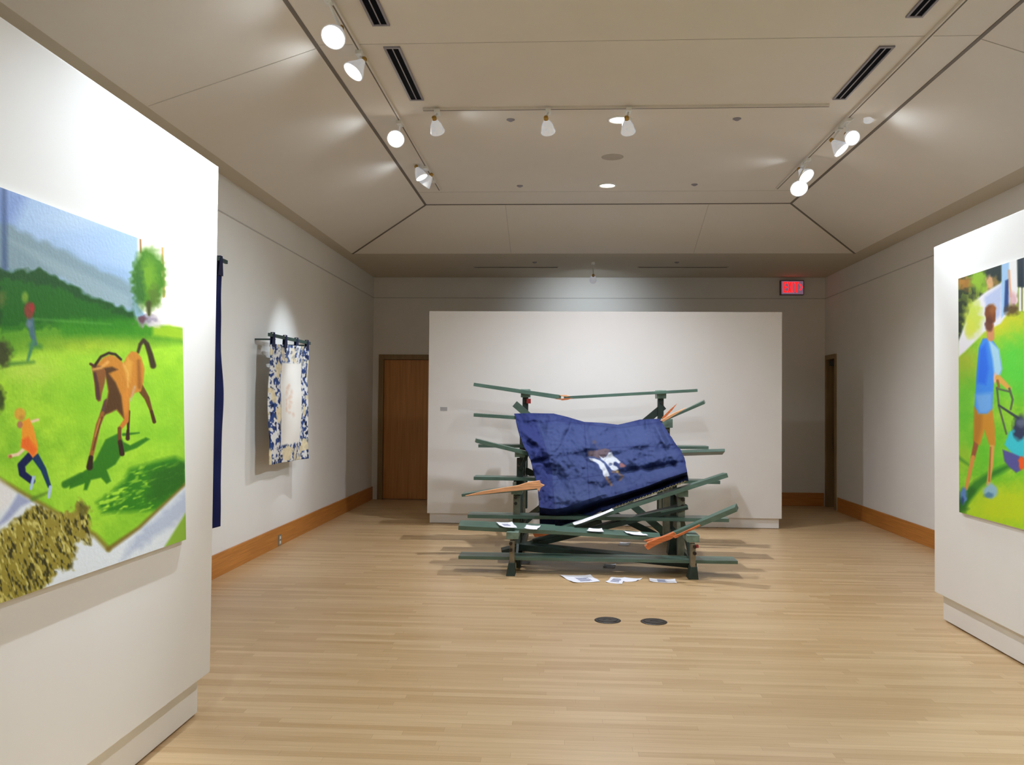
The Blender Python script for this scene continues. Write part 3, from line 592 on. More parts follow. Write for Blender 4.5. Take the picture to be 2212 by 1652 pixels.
p = plank('seat_board', (997, 1070), 8.92, (1160, 1051), 8.90, wid=.16, th=.028, th2=.06, m='green')
sliver('splintered_end', [(1005, 1071), (1040, 1062), (1080, 1055), (1118, 1049), (1140, 1042), (1166, 1038), (1168, 1045), (1176, 1048), (1168, 1053), (1165, 1062), (1160, 1055), (1135, 1058), (1090, 1062), (1040, 1068)], 8.86, .03, 'raw')
p = plank('seat_board', (1572, 1026), 8.92, (1216, 1142), 8.62, wid=.13, th=.045, th2=.032)
p = plank('seat_board', (1486, 1095), 8.98, (1084, 1194), 8.80, wid=.20, th=.050, m='dgreen')
plank('batten', (1486, 1093), 8.97, (1340, 1124), 8.93, wid=.04, th=.022, m='green')
plank('batten', (1152, 1170), 8.86, (1300, 1126), 8.95, wid=.10, th=.036, m='dgreen')
plank('seat_board', (1029, 952), 9.42, (1142, 980), 9.55, wid=.10, th=.042)
plank('seat_board', (1566, 972), 9.50, (1380, 978), 9.55, wid=.235, th=.032, tilt=.2)
plank('seat_board', (1023, 896), 10.10, (1160, 905), 10.14, wid=.235, th=.04)
plank('seat_board', (1521, 869), 10.0, (1428, 911), 10.12, wid=.16, th=.038, th2=.018, wid2=.03)
sliver('splintered_end', [(1427, 908), (1452, 894), (1482, 881), (1470, 889), (1433, 911)], 9.98, .03, 'raw')
sliver('splintered_end', [(1430, 902), (1448, 884), (1463, 871), (1452, 886), (1434, 905)], 10.02, .012, 'rawd')
plank('seat_board', (1023, 830), 10.78, (1212, 858), 10.78, wid=.235, th=.042, th2=.055)
plank('seat_board', (1507, 843), 10.78, (1218, 859), 10.78, wid=.235, th=.036, th2=.036)
sliver('splintered_end', [(1208, 853.5), (1222, 853), (1232, 855.5), (1224, 856.5), (1214, 856)], 10.77, .02, 'raw')
sliver('splintered_end', [(1198, 862), (1210, 861), (1238, 860), (1226, 863.5), (1211, 865), (1214, 863.5)], 10.77, .015, 'rawd')
sliver('splintered_end', [(1150, 1150), (1172, 1149), (1186, 1154), (1172, 1158), (1155, 1160)], 8.7, .05, 'rawd')
# cross braces at the back
def brace(p1, d1, p2, d2, w=.07, m='dgreen', name='cross_brace'):
    a = pl(*p1, 1, d1); b = pl(*p2, 1, d2); obj(name, bar(bmesh.new(), a, b, w, .03, up=(0, 1, 0)), M[m], BL, bevel=.003)
brace((1112, 872), 10.92, (1442, 1156), 10.60, .085, 'green'); brace((1434, 877), 10.97, (1128, 1130), 10.75, .085)
brace((1124, 1010), 10.30, (1432, 1163), 10.32, .075); brace((1120, 1130), 9.72, (1200, 1070), 9.74, .05, 'post')
brace((1140, 980), 9.62, (1124, 1013), 9.62, .035)
for x, y0, y1, d in ((1426, 1075, 1100, 10.9), (1438, 1072, 1140, 10.6)): brace((x, y0), d, (x, y1), d, .035, 'bolt' if x > 1430 else 'post', 'upright')
# ------------------------------------------------------------------ quilt draped on the bleachers
def curve(pts, n):
    P = np.array(pts, float); L = np.concatenate([[0], np.cumsum(np.hypot(*np.diff(P, axis=0).T))]); L /= L[-1]; t = np.linspace(0, 1, n)
    return np.stack([np.interp(t, L, P[:, 0]), np.interp(t, L, P[:, 1])], 1)
def banner_quilt():
    nx, ny = 300, 240
    top = curve([(1111, 893), (1150, 892), (1196, 893), (1225, 900), (1262, 911), (1300, 913), (1335, 917), (1362, 911), (1382, 906), (1425, 904)], nx)
    bot = curve([(1166, 1136), (1195, 1141), (1222, 1137), (1262, 1119), (1300, 1103), (1340, 1091), (1400, 1070), (1445, 1052), (1487, 1037)], nx)
    lef = curve([(1111, 893), (1119, 930), (1131, 962), (1141, 980), (1150, 1006), (1161, 1050), (1165, 1095), (1166, 1136)], ny)
    rig = curve([(1425, 904), (1444, 935), (1462, 962), (1471, 972), (1478, 990), (1484, 1016), (1487, 1037)], ny)
    S, Q = np.meshgrid(np.linspace(0, 1, nx), np.linspace(0, 1, ny)); s = S[..., None]; q = Q[..., None]
    PXY = top[None]*(1-q)+bot[None]*q+lef[:, None]*(1-s)+rig[:, None]*s-(top[0]*(1-s)*(1-q)+top[-1]*s*(1-q)+bot[0]*(1-s)*q+bot[-1]*s*q)
    x = PXY[..., 0].ravel(); y = PXY[..., 1].ravel(); S = S.ravel(); Q = Q.ravel()
    # how far away each part of the cloth hangs: high at the fourth row, low at the first
    tq = np.linspace(-.2, 1.2, 281); bq = np.interp(tq, [-.2, 0, .3, .55, .8, 1, 1.2], [10.7, 10.12, 9.45, 9.20, 8.86, 8.72, 8.6]); kk = np.hanning(61); bq = np.convolve(np.pad(bq, 30, 'edge'), kk/kk.sum(), 'valid')
    base = np.interp(Q, tq, bq)+S*np.interp(Q, [0, .5, 1], [0, .08, .12])
    def ridge(px, py, qx, qy, w, amp):
        ex, ey = qx-px, qy-py; L2 = ex*ex+ey*ey; t = np.clip(((x-px)*ex+(y-py)*ey)/L2, 0, 1)
        d = np.hypot(x-px-t*ex, y-py-t*ey); return amp*np.exp(-(d/w)**2)*(np.sin(np.pi*np.clip(t*.9+.05, 0, 1))**.5)
    w = np.zeros_like(x)
    for r in ((1196, 893, 1150, 1010, 9, -.05), (1240, 905, 1215, 960, 7, .05), (1262, 912, 1275, 985, 8, -.05), (1225, 985, 1330, 965, 9, .018), (1330, 965, 1470, 975, 8, .015), (1330, 918, 1275, 940, 8, -.045),
              (1395, 905, 1400, 930, 6, .06), (1410, 908, 1440, 965, 7, -.055), (1425, 915, 1450, 960, 6, .045), (1340, 1020, 1484, 1000, 8, .07), (1380, 1045, 1486, 1016, 7, -.06), (1290, 1060, 1420, 1010, 12, .05),
              (1170, 1010, 1230, 1040, 14, .06), (1135, 958, 1170, 966, 6, .04), (1165, 1060, 1260, 1085, 14, -.05), (1130, 930, 1180, 975, 7, -.045), (1180, 930, 1165, 985, 8, .045), (1210, 1000, 1250, 1070, 12, -.04),
              (1240, 935, 1330, 930, 9, .03), (1300, 975, 1400, 955, 8, -.035), (1350, 1060, 1400, 1000, 9, -.04), (1440, 985, 1470, 1030, 7, .04), (1120, 905, 1200, 905, 6, -.03), (1142, 1000, 1180, 992, 5, .06)):
        w += ridge(*r)
    w += (vnoise(x, y, 22, 71)-.5)*.05+(vnoise(x+y, y-x, 9, 72)-.5)*.018+(vnoise(x, y, 4.5, 73)-.5)*.005
    # the hem sags, turns under and comes out again
    hem = np.interp(Q, [.80, .88, .93, .97, 1], [0, -.07, .15, .02, .0]); hem2 = np.interp(Q, [.7, .84, .93, 1], [0, -.07, .24, .30])
    w += hem*np.clip(S*1.6, 0, 1)+hem2*np.clip(1-S*1.6, 0, 1)
    base = base+w*1.7
    D = (ROT @ np.stack([x-CX, -(y-CY), -F*np.ones_like(x)])).T
    P = CAM+D*(base/D[:, 1])[:, None]
    C = Canvas(x, y, (48, 62, 120)); C.c += ((vnoise(x, y, 16, 81)-.5)*26+(vnoise(x, y, 5, 82)-.5)*14)[:, None]*np.array([1, 1, .8])
    # a lighter worn field inside a darker border
    C.poly([(1150, 918), (1260, 912), (1290, 918), (1425, 912), (1470, 985), (1470, 1020), (1300, 1076), (1200, 1092), (1195, 1010), (1175, 960)], (66, 82, 134), 7, .85, wob=5, ws=16)
    C.poly([(1111, 893), (1152, 893), (1166, 930), (1190, 1010), (1196, 1095), (1196, 1141), (1160, 1141), (1161, 1050), (1130, 960)], (42, 54, 118), 3, .85)
    C.poly([(1190, 1060), (1300, 1040), (1310, 1075), (1200, 1096)], (74, 90, 140), 7, .6, wob=5)
    C.poly([(1330, 920), (1392, 912), (1400, 950), (1340, 955)], (72, 90, 142), 6, .5, wob=4)
    sc = (24, 34, 92)
    for l in ([(1150, 915), (1200, 908), (1262, 916), (1340, 924), (1426, 912)], [(1150, 984), (1220, 984), (1262, 974), (1330, 966), (1400, 964), (1468, 968)], [(1166, 925), (1190, 1010), (1198, 1100), (1196, 1140)],
              [(1262, 912), (1274, 1090)], [(1150, 1040), (1270, 1030), (1400, 1010), (1484, 992)]): C.line(l, 1.6, 1.6, sc, 1.4, .5)
    Z = lambda *p: [(1220+a/11.8, 930+b/11.8) for a, b in p]
    wh = (232, 238, 246); br = (120, 96, 96)
    C.poly(Z((600, 520), (800, 500), (1000, 450), (1180, 490), (1100, 590), (1000, 700), (850, 700), (700, 660), (590, 640)), br, 1.6, .85, wob=1.5, ws=3)
    C.blob(1284, 954.5, 5, 4, (92, 84, 96), 1, .8, 1.5); C.line(Z((760, 330), (900, 470)), 2, 3, (88, 84, 108), 1.5, .6)
    C.poly(Z((620, 700), (760, 710), (900, 760), (1000, 840), (1060, 960), (1120, 1080), (1140, 1150), (1030, 1190), (980, 1130), (960, 1020), (900, 960), (860, 860), (780, 800), (660, 760)), wh, 1.2)
    C.poly(Z((880, 640), (980, 700), (1060, 660), (1120, 560), (1200, 540), (1230, 640), (1320, 700), (1420, 800), (1380, 840), (1300, 790), (1250, 800), (1240, 880), (1330, 920), (1370, 980), (1290, 1030), (1200, 1000),
             (1110, 900), (1030, 800), (930, 740)), wh, 1.2)
    C.line(Z((900, 700), (1020, 830), (1160, 960)), 2, 2, (96, 112, 160), 1.2, .7); C.blob(1318, 1003, 3.5, 3, (86, 100, 150), .8, .7)
    C.line(Z((1060, 1200), (1130, 1300), (1190, 1390)), 6, 5, (134, 102, 84), 1.4, .9); C.poly(Z((1400, 830), (1460, 820), (1570, 900), (1500, 940), (1400, 930)), (158, 104, 100), 1.3, .9)
    C.line(Z((1220, 1050), (1350, 1060), (1420, 1130), (1480, 1160), (1400, 1260)), 5, 5, (128, 104, 98), 1.5, .85); C.blob(1334, 1018, 3, 3, (206, 170, 96), .8, .8)
    C.c *= .84
    t = thing('draped_quilt', 'navy denim quilt with a white leaping figure draped across the bleachers', 'quilt', (float(P[:, 0].mean()), float(P[:, 1].mean()), float(P[:, 2].min())))
    me = grid_mesh('denim_cloth', P-np.array(t.location), nx, ny); colour_mesh(me, C.c, .95)
    o = link('denim_cloth', me, M['denim'], t, smooth=True); md = o.modifiers.new('s', 'SOLIDIFY'); md.thickness = .008; md.offset = 1
    # stitched hem edging along the lower right
    bm = bmesh.new(); R3 = P.reshape(ny, nx, 3); prev = None
    for i in range(150, nx-2, 2):
        c = Vector(R3[-1, i])+Vector((0, -.012, .006*((i//2) % 3-1))); h = .004+.004*((i//2) % 2)
        ring4 = [bm.verts.new(c+Vector((0, a, b))) for a, b in ((-.006, -h), (.006, -h), (.006, h), (-.006, h))]
        if prev:
            for k in range(4): bm.faces.new([prev[k], prev[(k+1) % 4], ring4[(k+1) % 4], ring4[k]])
        prev = ring4
    obj('hem_stitching', bm, mat('cream_thread', (150, 146, 110), .8), t)
    return R3
R3 = banner_quilt()

# ------------------------------------------------------------------ papers
def paper(label, pts, z=None, d=None, group=None, ink=None, lift=.002):
    """sheet whose corners are sighted on the plane z (floor) or at distances d"""
    if z is not None: P = [pl(x, y, 2, z) for x, y in pts]
    else: P = [pl(x, y, 1, dd) for (x, y), dd in zip(pts, d)]
    c = sum(P, Vector())/len(P); t = thing('paper_sheet', label, 'paper', (c.x, c.y, min(p.z for p in P)), group)
    n = 20; g = bmesh.new(); rows = []
    a, b, cc, dd = P
    for i in range(n+1):
        r = []
        for j in range(n+1):
            s, q = j/n, i/n; p = (a*(1-s)+b*s)*(1-q)+(dd*(1-s)+cc*s)*q
            p = p+Vector((0, 0, lift+.004*(abs(s-.5)*2)**3*(1+math.sin((i+j)*.4)))); r.append(g.verts.new(p))
        rows.append(r)
    rr = random.Random(int(pts[0][0])); ends = [rr.uniform(.75, 1) for _ in range(n)]
    for i in range(n):
        for j in range(n):
            f = g.faces.new([rows[i][j], rows[i][j+1], rows[i+1][j+1], rows[i+1][j]])
            if ink:
                s0, s1, q0, q1 = ink
                if q0 <= (i+.5)/n <= q1 and i % 3 != 2 and s0 <= (j+.5)/n <= s0+(s1-s0)*ends[i]: f.material_index = 1
    o = obj('sheet', g, M['paper'], t); o.data.materials.append(M['ink'])
    md = o.modifiers.new('s', 'SOLIDIFY'); md.thickness = .0012; md.offset = -1
    return t
paper('white sheet with grey print on the floor, nearest the left of the bleachers', [(1208, 1243), (1275, 1243), (1296, 1257), (1238, 1259)], z=0, ink=(.35, .8, .35, .85))
paper('white sheet with grey print on the floor below the middle of the bleachers', [(1322, 1247), (1350, 1248), (1344, 1262), (1308, 1258)], z=0, ink=(.2, .85, .2, .8))
paper('plain pointed white sheet on the floor right of the middle printed sheet', [(1350, 1248), (1388, 1250), (1374, 1256), (1346, 1257)], z=0)
paper('white sheet with a dark printed band on the floor, rightmost of the front row', [(1402, 1250), (1458, 1252), (1462, 1260), (1404, 1257)], z=0, ink=(.3, .68, .1, .95))
paper('small blank white sheet on the floor under the front foot board', [(1306, 1219), (1331, 1219), (1328, 1227), (1302, 1226)], z=0)
paper('blank sheet lying on the floor deep under the bleachers', [(1340, 1172), (1362, 1172), (1358, 1179), (1335, 1178)], z=0)
paper('pale sheet on the floor beside the left front bleacher leg', [(1128, 1213), (1146, 1213), (1142, 1218), (1122, 1218)], z=0)
SH = lambda x: 8.33+(x-990)/438*.02
paper('printed sheet hanging over the left end of the lowest seat board', [(1071, 1129), (1106, 1129), (1117, 1141), (1084, 1139)], d=[8.50, 8.50, 8.29, 8.29], ink=(.25, .75, .25, .75), lift=.004)
paper('blank sheet on the lowest seat board just right of the left leg', [(1138, 1135), (1168, 1137), (1160, 1145), (1132, 1142)], d=[8.48, 8.48, 8.30, 8.30], lift=.004)
paper('blank sheet at the middle of the lowest seat board', [(1273, 1142), (1300, 1143), (1304, 1150), (1267, 1148)], d=[8.52, 8.52, 8.34, 8.34], lift=.004)
paper('blank sheet near the splintered right end of the lowest seat board', [(1345, 1148), (1382, 1151), (1400, 1158), (1360, 1155)], d=[8.50, 8.50, 8.34, 8.34], lift=.004)
paper('long white sheet along the leaning board under the quilt hem', [(1236, 1131), (1322, 1101), (1326, 1104), (1242, 1137)], d=[8.68, 8.72, 8.56, 8.54], lift=.006)
# label card on the wide partition
tag(obj('label_card', bx(*[f(pl(951, 883, 1, PBY).x, pl(966, 883, 1, PBY).x) for f in (min, max)], PBY-.004, PBY, pl(957, 887, 1, PBY).z, pl(957, 879, 1, PBY).z), mat('label_grey', (176, 174, 176), .6)),
    'small grey caption card on the wide partition left of the bleachers', 'label')
# floor boxes
for cx, cy, side in ((1312.5, 1340, 'left'), (1412.5, 1343, 'right')):
    c = pl(cx, cy, 2, 0); t = thing('floor_outlet', 'round dark floor outlet cover, the %s one of the pair in front of the bleachers' % side, 'outlet', (c.x, c.y, 0), 'round floor outlets')
    r = .098
    cv = obj('cover', lathe(bmesh.new(), (c.x, c.y, 0), (0, 0, 1), [(r, 0), (r, .003), (r-.008, .006), (r-.02, .006), (r-.022, .004), (0, .004)]), M['box'], t)
    obj('lid', lathe(bmesh.new(), (c.x, c.y, .004), (0, 0, 1), [(r-.026, 0), (r-.026, .003), (.03, .003), (.028, .001), (0, .001)]), M['box'], cv)
c = pl(604, 1166, 0, XL+.022)
t = thing('outlet_plate', 'small grey outlet plate set in the left baseboard', 'outlet', (XL+.022, c.y, c.z-.05))
op = obj('plate', bx(XL+.0225, XL+.028, c.y-.05, c.y+.05, c.z-.058, c.z+.058), M['plate'], t, bevel=.002)
for k in (-1, 1): obj('socket', bx(XL+.028, XL+.031, c.y-.018, c.y+.018, c.z+k*.026-.014, c.z+k*.026+.014), M['white'], op)

# ------------------------------------------------------------------ ceiling fittings
def vent(x0, x1, y0, y1, label):
    t = thing('ceiling_vent', label, 'vent', ((x0+x1)/2, (y0+y1)/2, ZC-.012), 'slot vents in the flat ceiling'); z = ZC
    fr = bmesh.new(); w = (x1-x0); g = w*.13
    box(fr, x0, x0+g, y0, y1, z-.012, z+.001); box(fr, x1-g, x1, y0, y1, z-.012, z+.001); box(fr, x0+g, x1-g, y0, y0+.02, z-.012, z+.001); box(fr, x0+g, x1-g, y1-.02, y1, z-.012, z+.001)
    cx = (x0+x1)/2; box(fr, cx-.004, cx+.004, y0+.02, y1-.02, z-.009, z+.001)
    vf = obj('frame', fr, M['ventf'], t)
    for s in ((x0+g, cx-.004), (cx+.004, x1-g)): obj('slot', bx(s[0], s[1], y0+.02, y1-.02, z-.006, z-.001), M['dark'], vf)
for (xa, ya, xb, yb, L) in ((826, 100, 866, 215, 'left'), (1930, 98, 1802, 213, 'right')):
    p = pl(xa, ya, 2, ZC); q = pl(xb, yb, 2, ZC); y0, y1 = p.y, q.y
    if L == 'left': X0 = pl(828, 100, 2, ZC).x; X1 = pl(864, 100, 2, ZC).x
    else: X0 = pl(1900, 98, 2, ZC).x; X1 = pl(1934, 98, 2, ZC).x
    lab = {'left': 'beside the left track', 'right': 'beside the right track'}[L]
    Lh = y1-y0; gap = pl(830, 53, 2, ZC).y
    vent(X0, X1, y0, y1, 'dark twin-slot ceiling vent %s, the farther one' % lab)
    vent(X0, X1, gap-Lh, gap, 'dark twin-slot ceiling vent %s, cut by the top of the view' % lab)
    vent(X0, X1, gap-Lh*2-.4, gap-Lh-.4, 'dark twin-slot ceiling vent %s, nearest and above the view' % lab)
for xa, xb, s in ((1023, 1206, 'left'), (1378, 1572, 'right')):
    p = pl(xa, 576, 2, ZS); q = pl(xb, 577.5, 2, ZS); y = (p.y+q.y)/2
    t = thing('soffit_vent', 'thin dark slot vent in the low rear soffit, %s of the far lamp' % s, 'vent', ((p.x+q.x)/2, y, ZS-.008), 'slot vents in the rear soffit')
    fr = bmesh.new(); box(fr, p.x, q.x, y-.045, y-.028, ZS-.008, ZS+.001); box(fr, p.x, q.x, y+.028, y+.045, ZS-.008, ZS+.001); box(fr, p.x, p.x+.015, y-.028, y+.028, ZS-.008, ZS+.001); box(fr, q.x-.015, q.x, y-.028, y+.028, ZS-.008, ZS+.001)
    obj('frame', fr, M['speck'], t); obj('slot', bx(p.x+.015, q.x-.015, y-.028, y+.028, ZS-.004, ZS-.001), M['dark'], t)
def disc(x, y, z, name, label, cat, r, m, group=None):
    c = pl(x, y, 2, z); return tag(obj(name, lathe(bmesh.new(), (c.x, c.y, z+.001), (0, 0, -1), [(r, 0), (r, .006), (r*.7, .012), (r*.35, .02), (0, .02)]), m, smooth=True), label, cat, group)
for x, y, z, w in ((1123, 401, ZC, 'far left on the flat ceiling'), (1500, 398, ZC, 'far right on the flat ceiling'), (1103, 258, ZC, 'between the left and middle rear-facing spots'), (1592, 256, ZC, 'right of the lit downlight'),
                   (1155, 566, ZS, 'over the left soffit slot'), (1462, 566, ZS, 'over the right soffit slot')):
    disc(x, y, z, 'sprinkler_head', 'small recessed sprinkler cap, %s' % w, 'sprinkler', .036, M['ventf'], 'sprinkler caps')
c = pl(1323, 339, 2, ZC)
tag(obj('ceiling_speaker', lathe(bmesh.new(), (c.x, c.y, ZC+.001), (0, 0, -1), [(.11, 0), (.11, .004), (.1, .007), (0, .007)], 32), M['speck']), 'round flush ceiling speaker between the two lit downlights', 'speaker')
# lights --------------------------------------------------------------------------------
def spot(name, loc, aim, power, size, blend, r, parent, col=(.84, .955, 1.06)):
    l = bpy.data.lights.new(name, 'SPOT'); l.energy = power; l.spot_size = math.radians(size); l.spot_blend = blend; l.shadow_soft_size = r; l.color = col
    o = bpy.data.objects.new(name, l); COL.objects.link(o)
    d = (Vector(aim)-Vector(loc)).normalized(); o.rotation_mode = 'QUATERNION'; o.rotation_quaternion = d.to_track_quat('-Z', 'Y')
    off = Vector(parent.location) if parent else Vector()
    o.location = Vector(loc)-off; o.parent = parent
    return o
def downlight(x, y, label, power):
    t = thing('downlight', label, 'light', (x, y, ZC-.01), 'round recessed downlights')
    r = .088
    obj('trim_ring', lathe(bmesh.new(), (x, y, ZC+.001), (0, 0, -1), [(r+.02, 0), (r+.02, .006), (r, .012), (r-.006, .004), (r-.006, 0)], 32), M['white'], t, smooth=True)
    obj('lens', lathe(bmesh.new(), (x, y, ZC-.002), (0, 0, -1), [(r-.007, 0), (r-.02, .004), (0, .004)], 32), M['down'], t)
    spot('downlight_beam', (x, y, ZC-.02), (x, y, 0), power, 150, .9, .045, t, (.92, .95, 1.05))
DLP = 165
a = pl(1338, 258, 2, ZC); b = pl(1312, 400, 2, ZC)
downlight(a.x, a.y, 'lit round downlight beside the right rear-facing spot', DLP*1.25); downlight(b.x, b.y, 'lit round downlight near the far edge of the flat ceiling', DLP*2.2)
for k in (1, 2, 3, 4): downlight(a.x+.02, a.y-2.5*k-.6, 'added lit round downlight above the top of the view, %s' % ('nearest the visible ones', 'over the viewer', 'behind the viewer', 'farthest behind the viewer')[k-1], DLP*(.8, .45, .35, .35)[k-1])  # unseen downlights added for ambient light in the room
def track(p, q, label):
    t = thing('lighting_track', label, 'light track', (Vector(p)+Vector(q))/2)
    obj('rail', bar(bmesh.new(), p, q, .034, .022), M['ceil'], t); v = Vector((0, 0, -.0115))
    obj('conductor_slot', bar(bmesh.new(), Vector(p)+v, Vector(q)+v, .010, .003), M['reveal'], t)
tl = pl(949, 411, 2, ZC-.02); tr = pl(1679, 408, 2, ZC-.02)
track((tl.x, YF+4, ZC-.011), (tl.x, tl.y, ZC-.011), 'white lighting track along the left of the flat ceiling')
track((tr.x, YF+4, ZC-.011), (tr.x, tr.y, ZC-.011), 'white lighting track along the right of the flat ceiling')
cy = pl(1184, 236, 2, ZC-.02).y
track((tl.x+.25, cy, ZC-.011), (tr.x-.25, cy, ZC-.011), 'white lighting track crossing the flat ceiling between the side tracks')
def lamp(label, lens, aim, mount, power, size=46, blend=.55, spill=0, spill_aim=None, r=.066, on=True, grp='track spotlights', col=(.84, .955, 1.06), zc=ZC-.022):
    lens = Vector(lens); aim = Vector(aim); d = (aim-lens).normalized(); mt = Vector((mount[0], mount[1], zc))
    t = thing('track_spotlight', label, 'spotlight', mt, grp)
    back = lens-d*.115
    obj('adapter', bx(mt.x-.022, mt.x+.022, mt.y-.05, mt.y+.05, mt.z-.03, mt.z), M['white'], t, bevel=.004)
    obj('stem', tube(bmesh.new(), (mt.x, mt.y, mt.z-.028), back+Vector((0, 0, .012)), .009, n=10), M['white'], t)
    obj('socket', lathe(bmesh.new(), back-d*.03, d, [(0, -.005), (.016, 0), (.02, .01), (.02, .045), (.0, .045)], 16), M['brass'], t, smooth=True)
    rf = obj('reflector', lathe(bmesh.new(), back, d, [(.02, 0), (.03, .02), (.046, .05), (r-.006, .095), (r, .113), (r, .12), (r-.004, .12), (r-.008, .112), (.04, .06), (.016, .02)], 28), M['refl'], t, smooth=True)
    obj('lens', lathe(bmesh.new(), lens-d*.006, d, [(r-.007, 0), (r-.02, .006), (0, .009)], 28), M['glow'], rf)
    spot('spot_beam', lens+d*.02, aim, power, size, blend, .014, t, col)
    if spill: spot('glass_spill', lens+Vector((0, 0, .0))+(Vector(spill_aim)-lens).normalized()*.08, spill_aim, spill, 110, 1, .06, t, col)
lx = -1.47; wl = XL
def L(x, y, ax=lx): return pl(x, y, 0, ax)
def spl(p): return (SL-.2, p.y-.1, ZS+.12)
P1 = L(720, 80, -1.41); P2 = L(763, 155); P3 = L(855, 300); P4 = L(911, 383); P5 = L(917, 399)
mx = tl.x
lamp('large round lit spot on the left track, nearest in view', P1, (PLX, 3.75, 2.25), (mx, P1.y-.05), 1050, 58, 1, 5, spl(P1), r=.078)
lamp('lit spot on the left track, second from the near end, lens seen edge-on', P2, P2+Vector((-.5, -.35, -.79))*3, (mx, P2.y+.03), 210, 64, .9, 5, spl(P2), r=.078)
lamp('round lit spot midway along the left track', P3, (PLX, 3.7, 1.3), (mx, P3.y-.02), 70, 50, .9, 5, spl(P3), r=.078)
lamp('lit spot at the far end of the left track, upper of the touching pair', P4, (.3, 8.7, .6), (mx, P4.y+.02), 60, 50, .8, 3.5, spl(P4), r=.066)
lamp('lit spot at the far end of the left track, lower of the touching pair', P5, (XL, 9.8, 1.75), (mx, P5.y+.35), 230, 36, .9, 0, spl(P5), r=.066)
rx = 2.42
Q1 = pl(1876, 258, 0, 2.62); Q2 = pl(1841, 298, 0, rx+.05); Q3 = pl(1818, 324, 0, rx); Q4 = pl(1742, 381, 0, rx+.02); Q5 = pl(1726, 407, 0, rx-.12)
def spr(p): return (SR+.2, p.y-.4, ZS+.1)
lamp('unaimed glass spot on the right track beside the lit pair', Q1, (3.6, 9.5, 3.0), (tr.x, Q1.y), 8, 50, .8, 0, None, r=.045)
lamp('lit spot on the right track, upper of the middle pair', Q2, (PRX, 5.1, 2.35), (tr.x, Q2.y-.05), 700, 58, 1, 5, spr(Q2), r=.066)
lamp('lit spot on the right track, lower of the middle pair, lens edge-on', Q3, (XR, 6.8, 1.4), (tr.x, Q3.y+.05), 200, 60, .9, 0, None, r=.075)
lamp('bright spot near the far end of the right track, upper of the pair', Q4, (XR, 6.6, .9), (tr.x, Q4.y+.05), 200, 62, .9, 3, (tr.x-1.6, Q4.y+.1, ZC), r=.085)
lamp('bright spot near the far end of the right track, lower of the pair', Q5, (2.2, 4.6, .2), (tr.x, Q5.y+.12), 120, 60, .9, 0, None, r=.085)
for x, aimx, lab in ((945, -.6, 'left'), (1184, .4, 'middle'), (1357, 1.2, 'right')):
    c = pl(x, 284, 1, cy+.02)
    lamp('rear-facing glass spot on the cross track, %s one of three' % lab, c, (aimx, 10.6, 1.2), (c.x, cy), 55, 52, .9, 2 if lab == 'left' else 0, (c.x+1.2, cy+.6, ZC), r=.062)
c = pl(1281, 606, 1, 12.85)
lamp('single glass spot hanging from the rear soffit above the partition', c, (c.x, YB, 2.6), (c.x, 12.85), 60, 110, 1, 0, None, r=.05, zc=ZS)
# unseen lamps above the view, added as fill except the one on the bleachers
lamp('added spot on the left track above the view aimed at the horse painting', (lx, 4.6, 3.88), (PLX, 2.6, 1.6), (mx, 4.6), 20, 60, 1)
lamp('added spot on the right track above the view aimed at the mowing painting', (rx, 4.7, 3.88), (PRX, 3.2, 1.7), (tr.x, 4.7), 30, 60, 1)
lamp('spot on the right track above the view aimed at the bleachers', (rx-.1, 4.1, 3.88), (.5, 9.9, 1.0), (tr.x, 4.1), 170, 34, .7)
lamp('added spot on the right track above the view throwing across to the horse painting', (rx, 3.0, 3.88), (PLX, 3.1, 1.5), (tr.x, 3.0), 90, 40, .9)
lamp('added spot on the left track above the view throwing across to the mowing painting', (lx, 3.4, 3.88), (PRX, 5.0, 1.5), (mx, 3.4), 200, 36, .9)
lamp('added spot on the right track above the view throwing across to the left wall', (rx, 3.6, 3.88), (XL, 8.0, 1.6), (tr.x, 3.6), 950, 32, 1)
lamp('added spot on the left track above the view throwing across to the right wall', (lx, 4.2, 3.88), (XR, 9.0, 1.6), (mx, 4.2), 560, 30, 1)
lamp('added spot on the left track above the view aimed at the floor by the viewer', (lx, 2.0, 3.88), (.8, 5.0, 0), (mx, 2.0), 150, 80, 1)

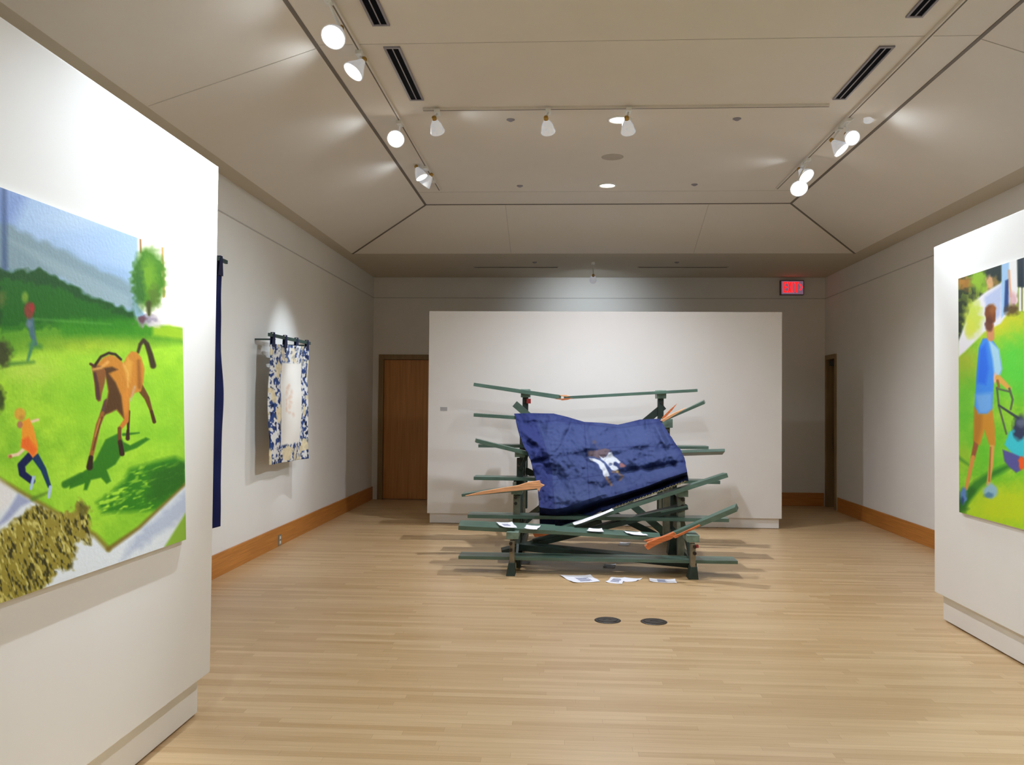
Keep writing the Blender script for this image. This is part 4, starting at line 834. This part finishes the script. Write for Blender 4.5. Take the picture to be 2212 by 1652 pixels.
# exit sign
ex0 = pl(1686, 605, 1, YB-.07); ex1 = pl(1737, 637, 1, YB-.07)
t = thing('exit_sign', 'lit red exit sign high on the back wall at right', 'sign', ((ex0.x+ex1.x)/2, YB, ex1.z))
yf = YB-.07; Wd = ex1.x-ex0.x; Hh = ex0.z-ex1.z
obj('housing', bx(ex0.x, ex1.x, yf, YB, ex1.z, ex0.z), M['exith'], t, bevel=.005)
sf = obj('face', bx(ex0.x+.015, ex1.x-.015, yf-.003, yf, ex1.z+.012, ex0.z-.015), M['exitf'], t)
zb = ex1.z+.04; zt = ex0.z-.03; hx = ex0.x+.04; gw = .064; sp_ = .010; st = .025
def letter(ch, x):
    bm = bmesh.new(); y0, y1 = yf-.008, yf-.003
    r = lambda a, b, c, d: box(bm, x+a, x+b, y0, y1, c, d)
    if ch == 'E':
        r(0, st, zb, zt)
        for z in (zb, (zb+zt)/2-st/2, zt-st): r(st, gw, z, z+st)
    elif ch == 'I': r(0, st, zb, zt)
    elif ch == 'T': r(0, gw, zt-st, zt); r(gw/2-st/2, gw/2+st/2, zb, zt-st)
    else:
        for s in (0, 1):
            a = (x if s else x+gw-st); b = (x+gw-st if s else x)
            hexa(bm, [(a, y0, zb), (a+st, y0, zb), (a+st, y1, zb), (a, y1, zb)], [(b, y0, zt), (b+st, y0, zt), (b+st, y1, zt), (b, y1, zt)])
    obj('letter', bm, M['exitr'], sf); return {'I': st}.get(ch, gw)+sp_
for ch in 'EXIT': hx += letter(ch, hx)
zm = (zb+zt)/2; bm = bmesh.new()
for s in (-1, 1): hexa(bm, [(hx, yf-.008, zm+s*.05), (hx+.02, yf-.008, zm+s*.05), (hx+.02, yf-.003, zm+s*.05), (hx, yf-.003, zm+s*.05)],
                       [(hx+.035, yf-.008, zm), (hx+.055, yf-.008, zm), (hx+.055, yf-.003, zm), (hx+.035, yf-.003, zm)])
obj('arrow', bm, M['exitr'], sf)

# ------------------------------------------------------------------ world, view
w = bpy.data.worlds.new('world'); SC.world = w; w.use_nodes = True
w.node_tree.nodes['Background'].inputs[0].default_value = (.05, .05, .05, 1); w.node_tree.nodes['Background'].inputs[1].default_value = .2
SC.cycles.max_bounces = 10; SC.cycles.diffuse_bounces = 7; SC.cycles.glossy_bounces = 3; SC.cycles.sample_clamp_indirect = 6
SC.view_settings.view_transform = 'Standard'; SC.view_settings.look = 'None'; SC.view_settings.gamma = 1; SC.view_settings.use_curve_mapping = False
SC.view_settings.exposure = -0.04
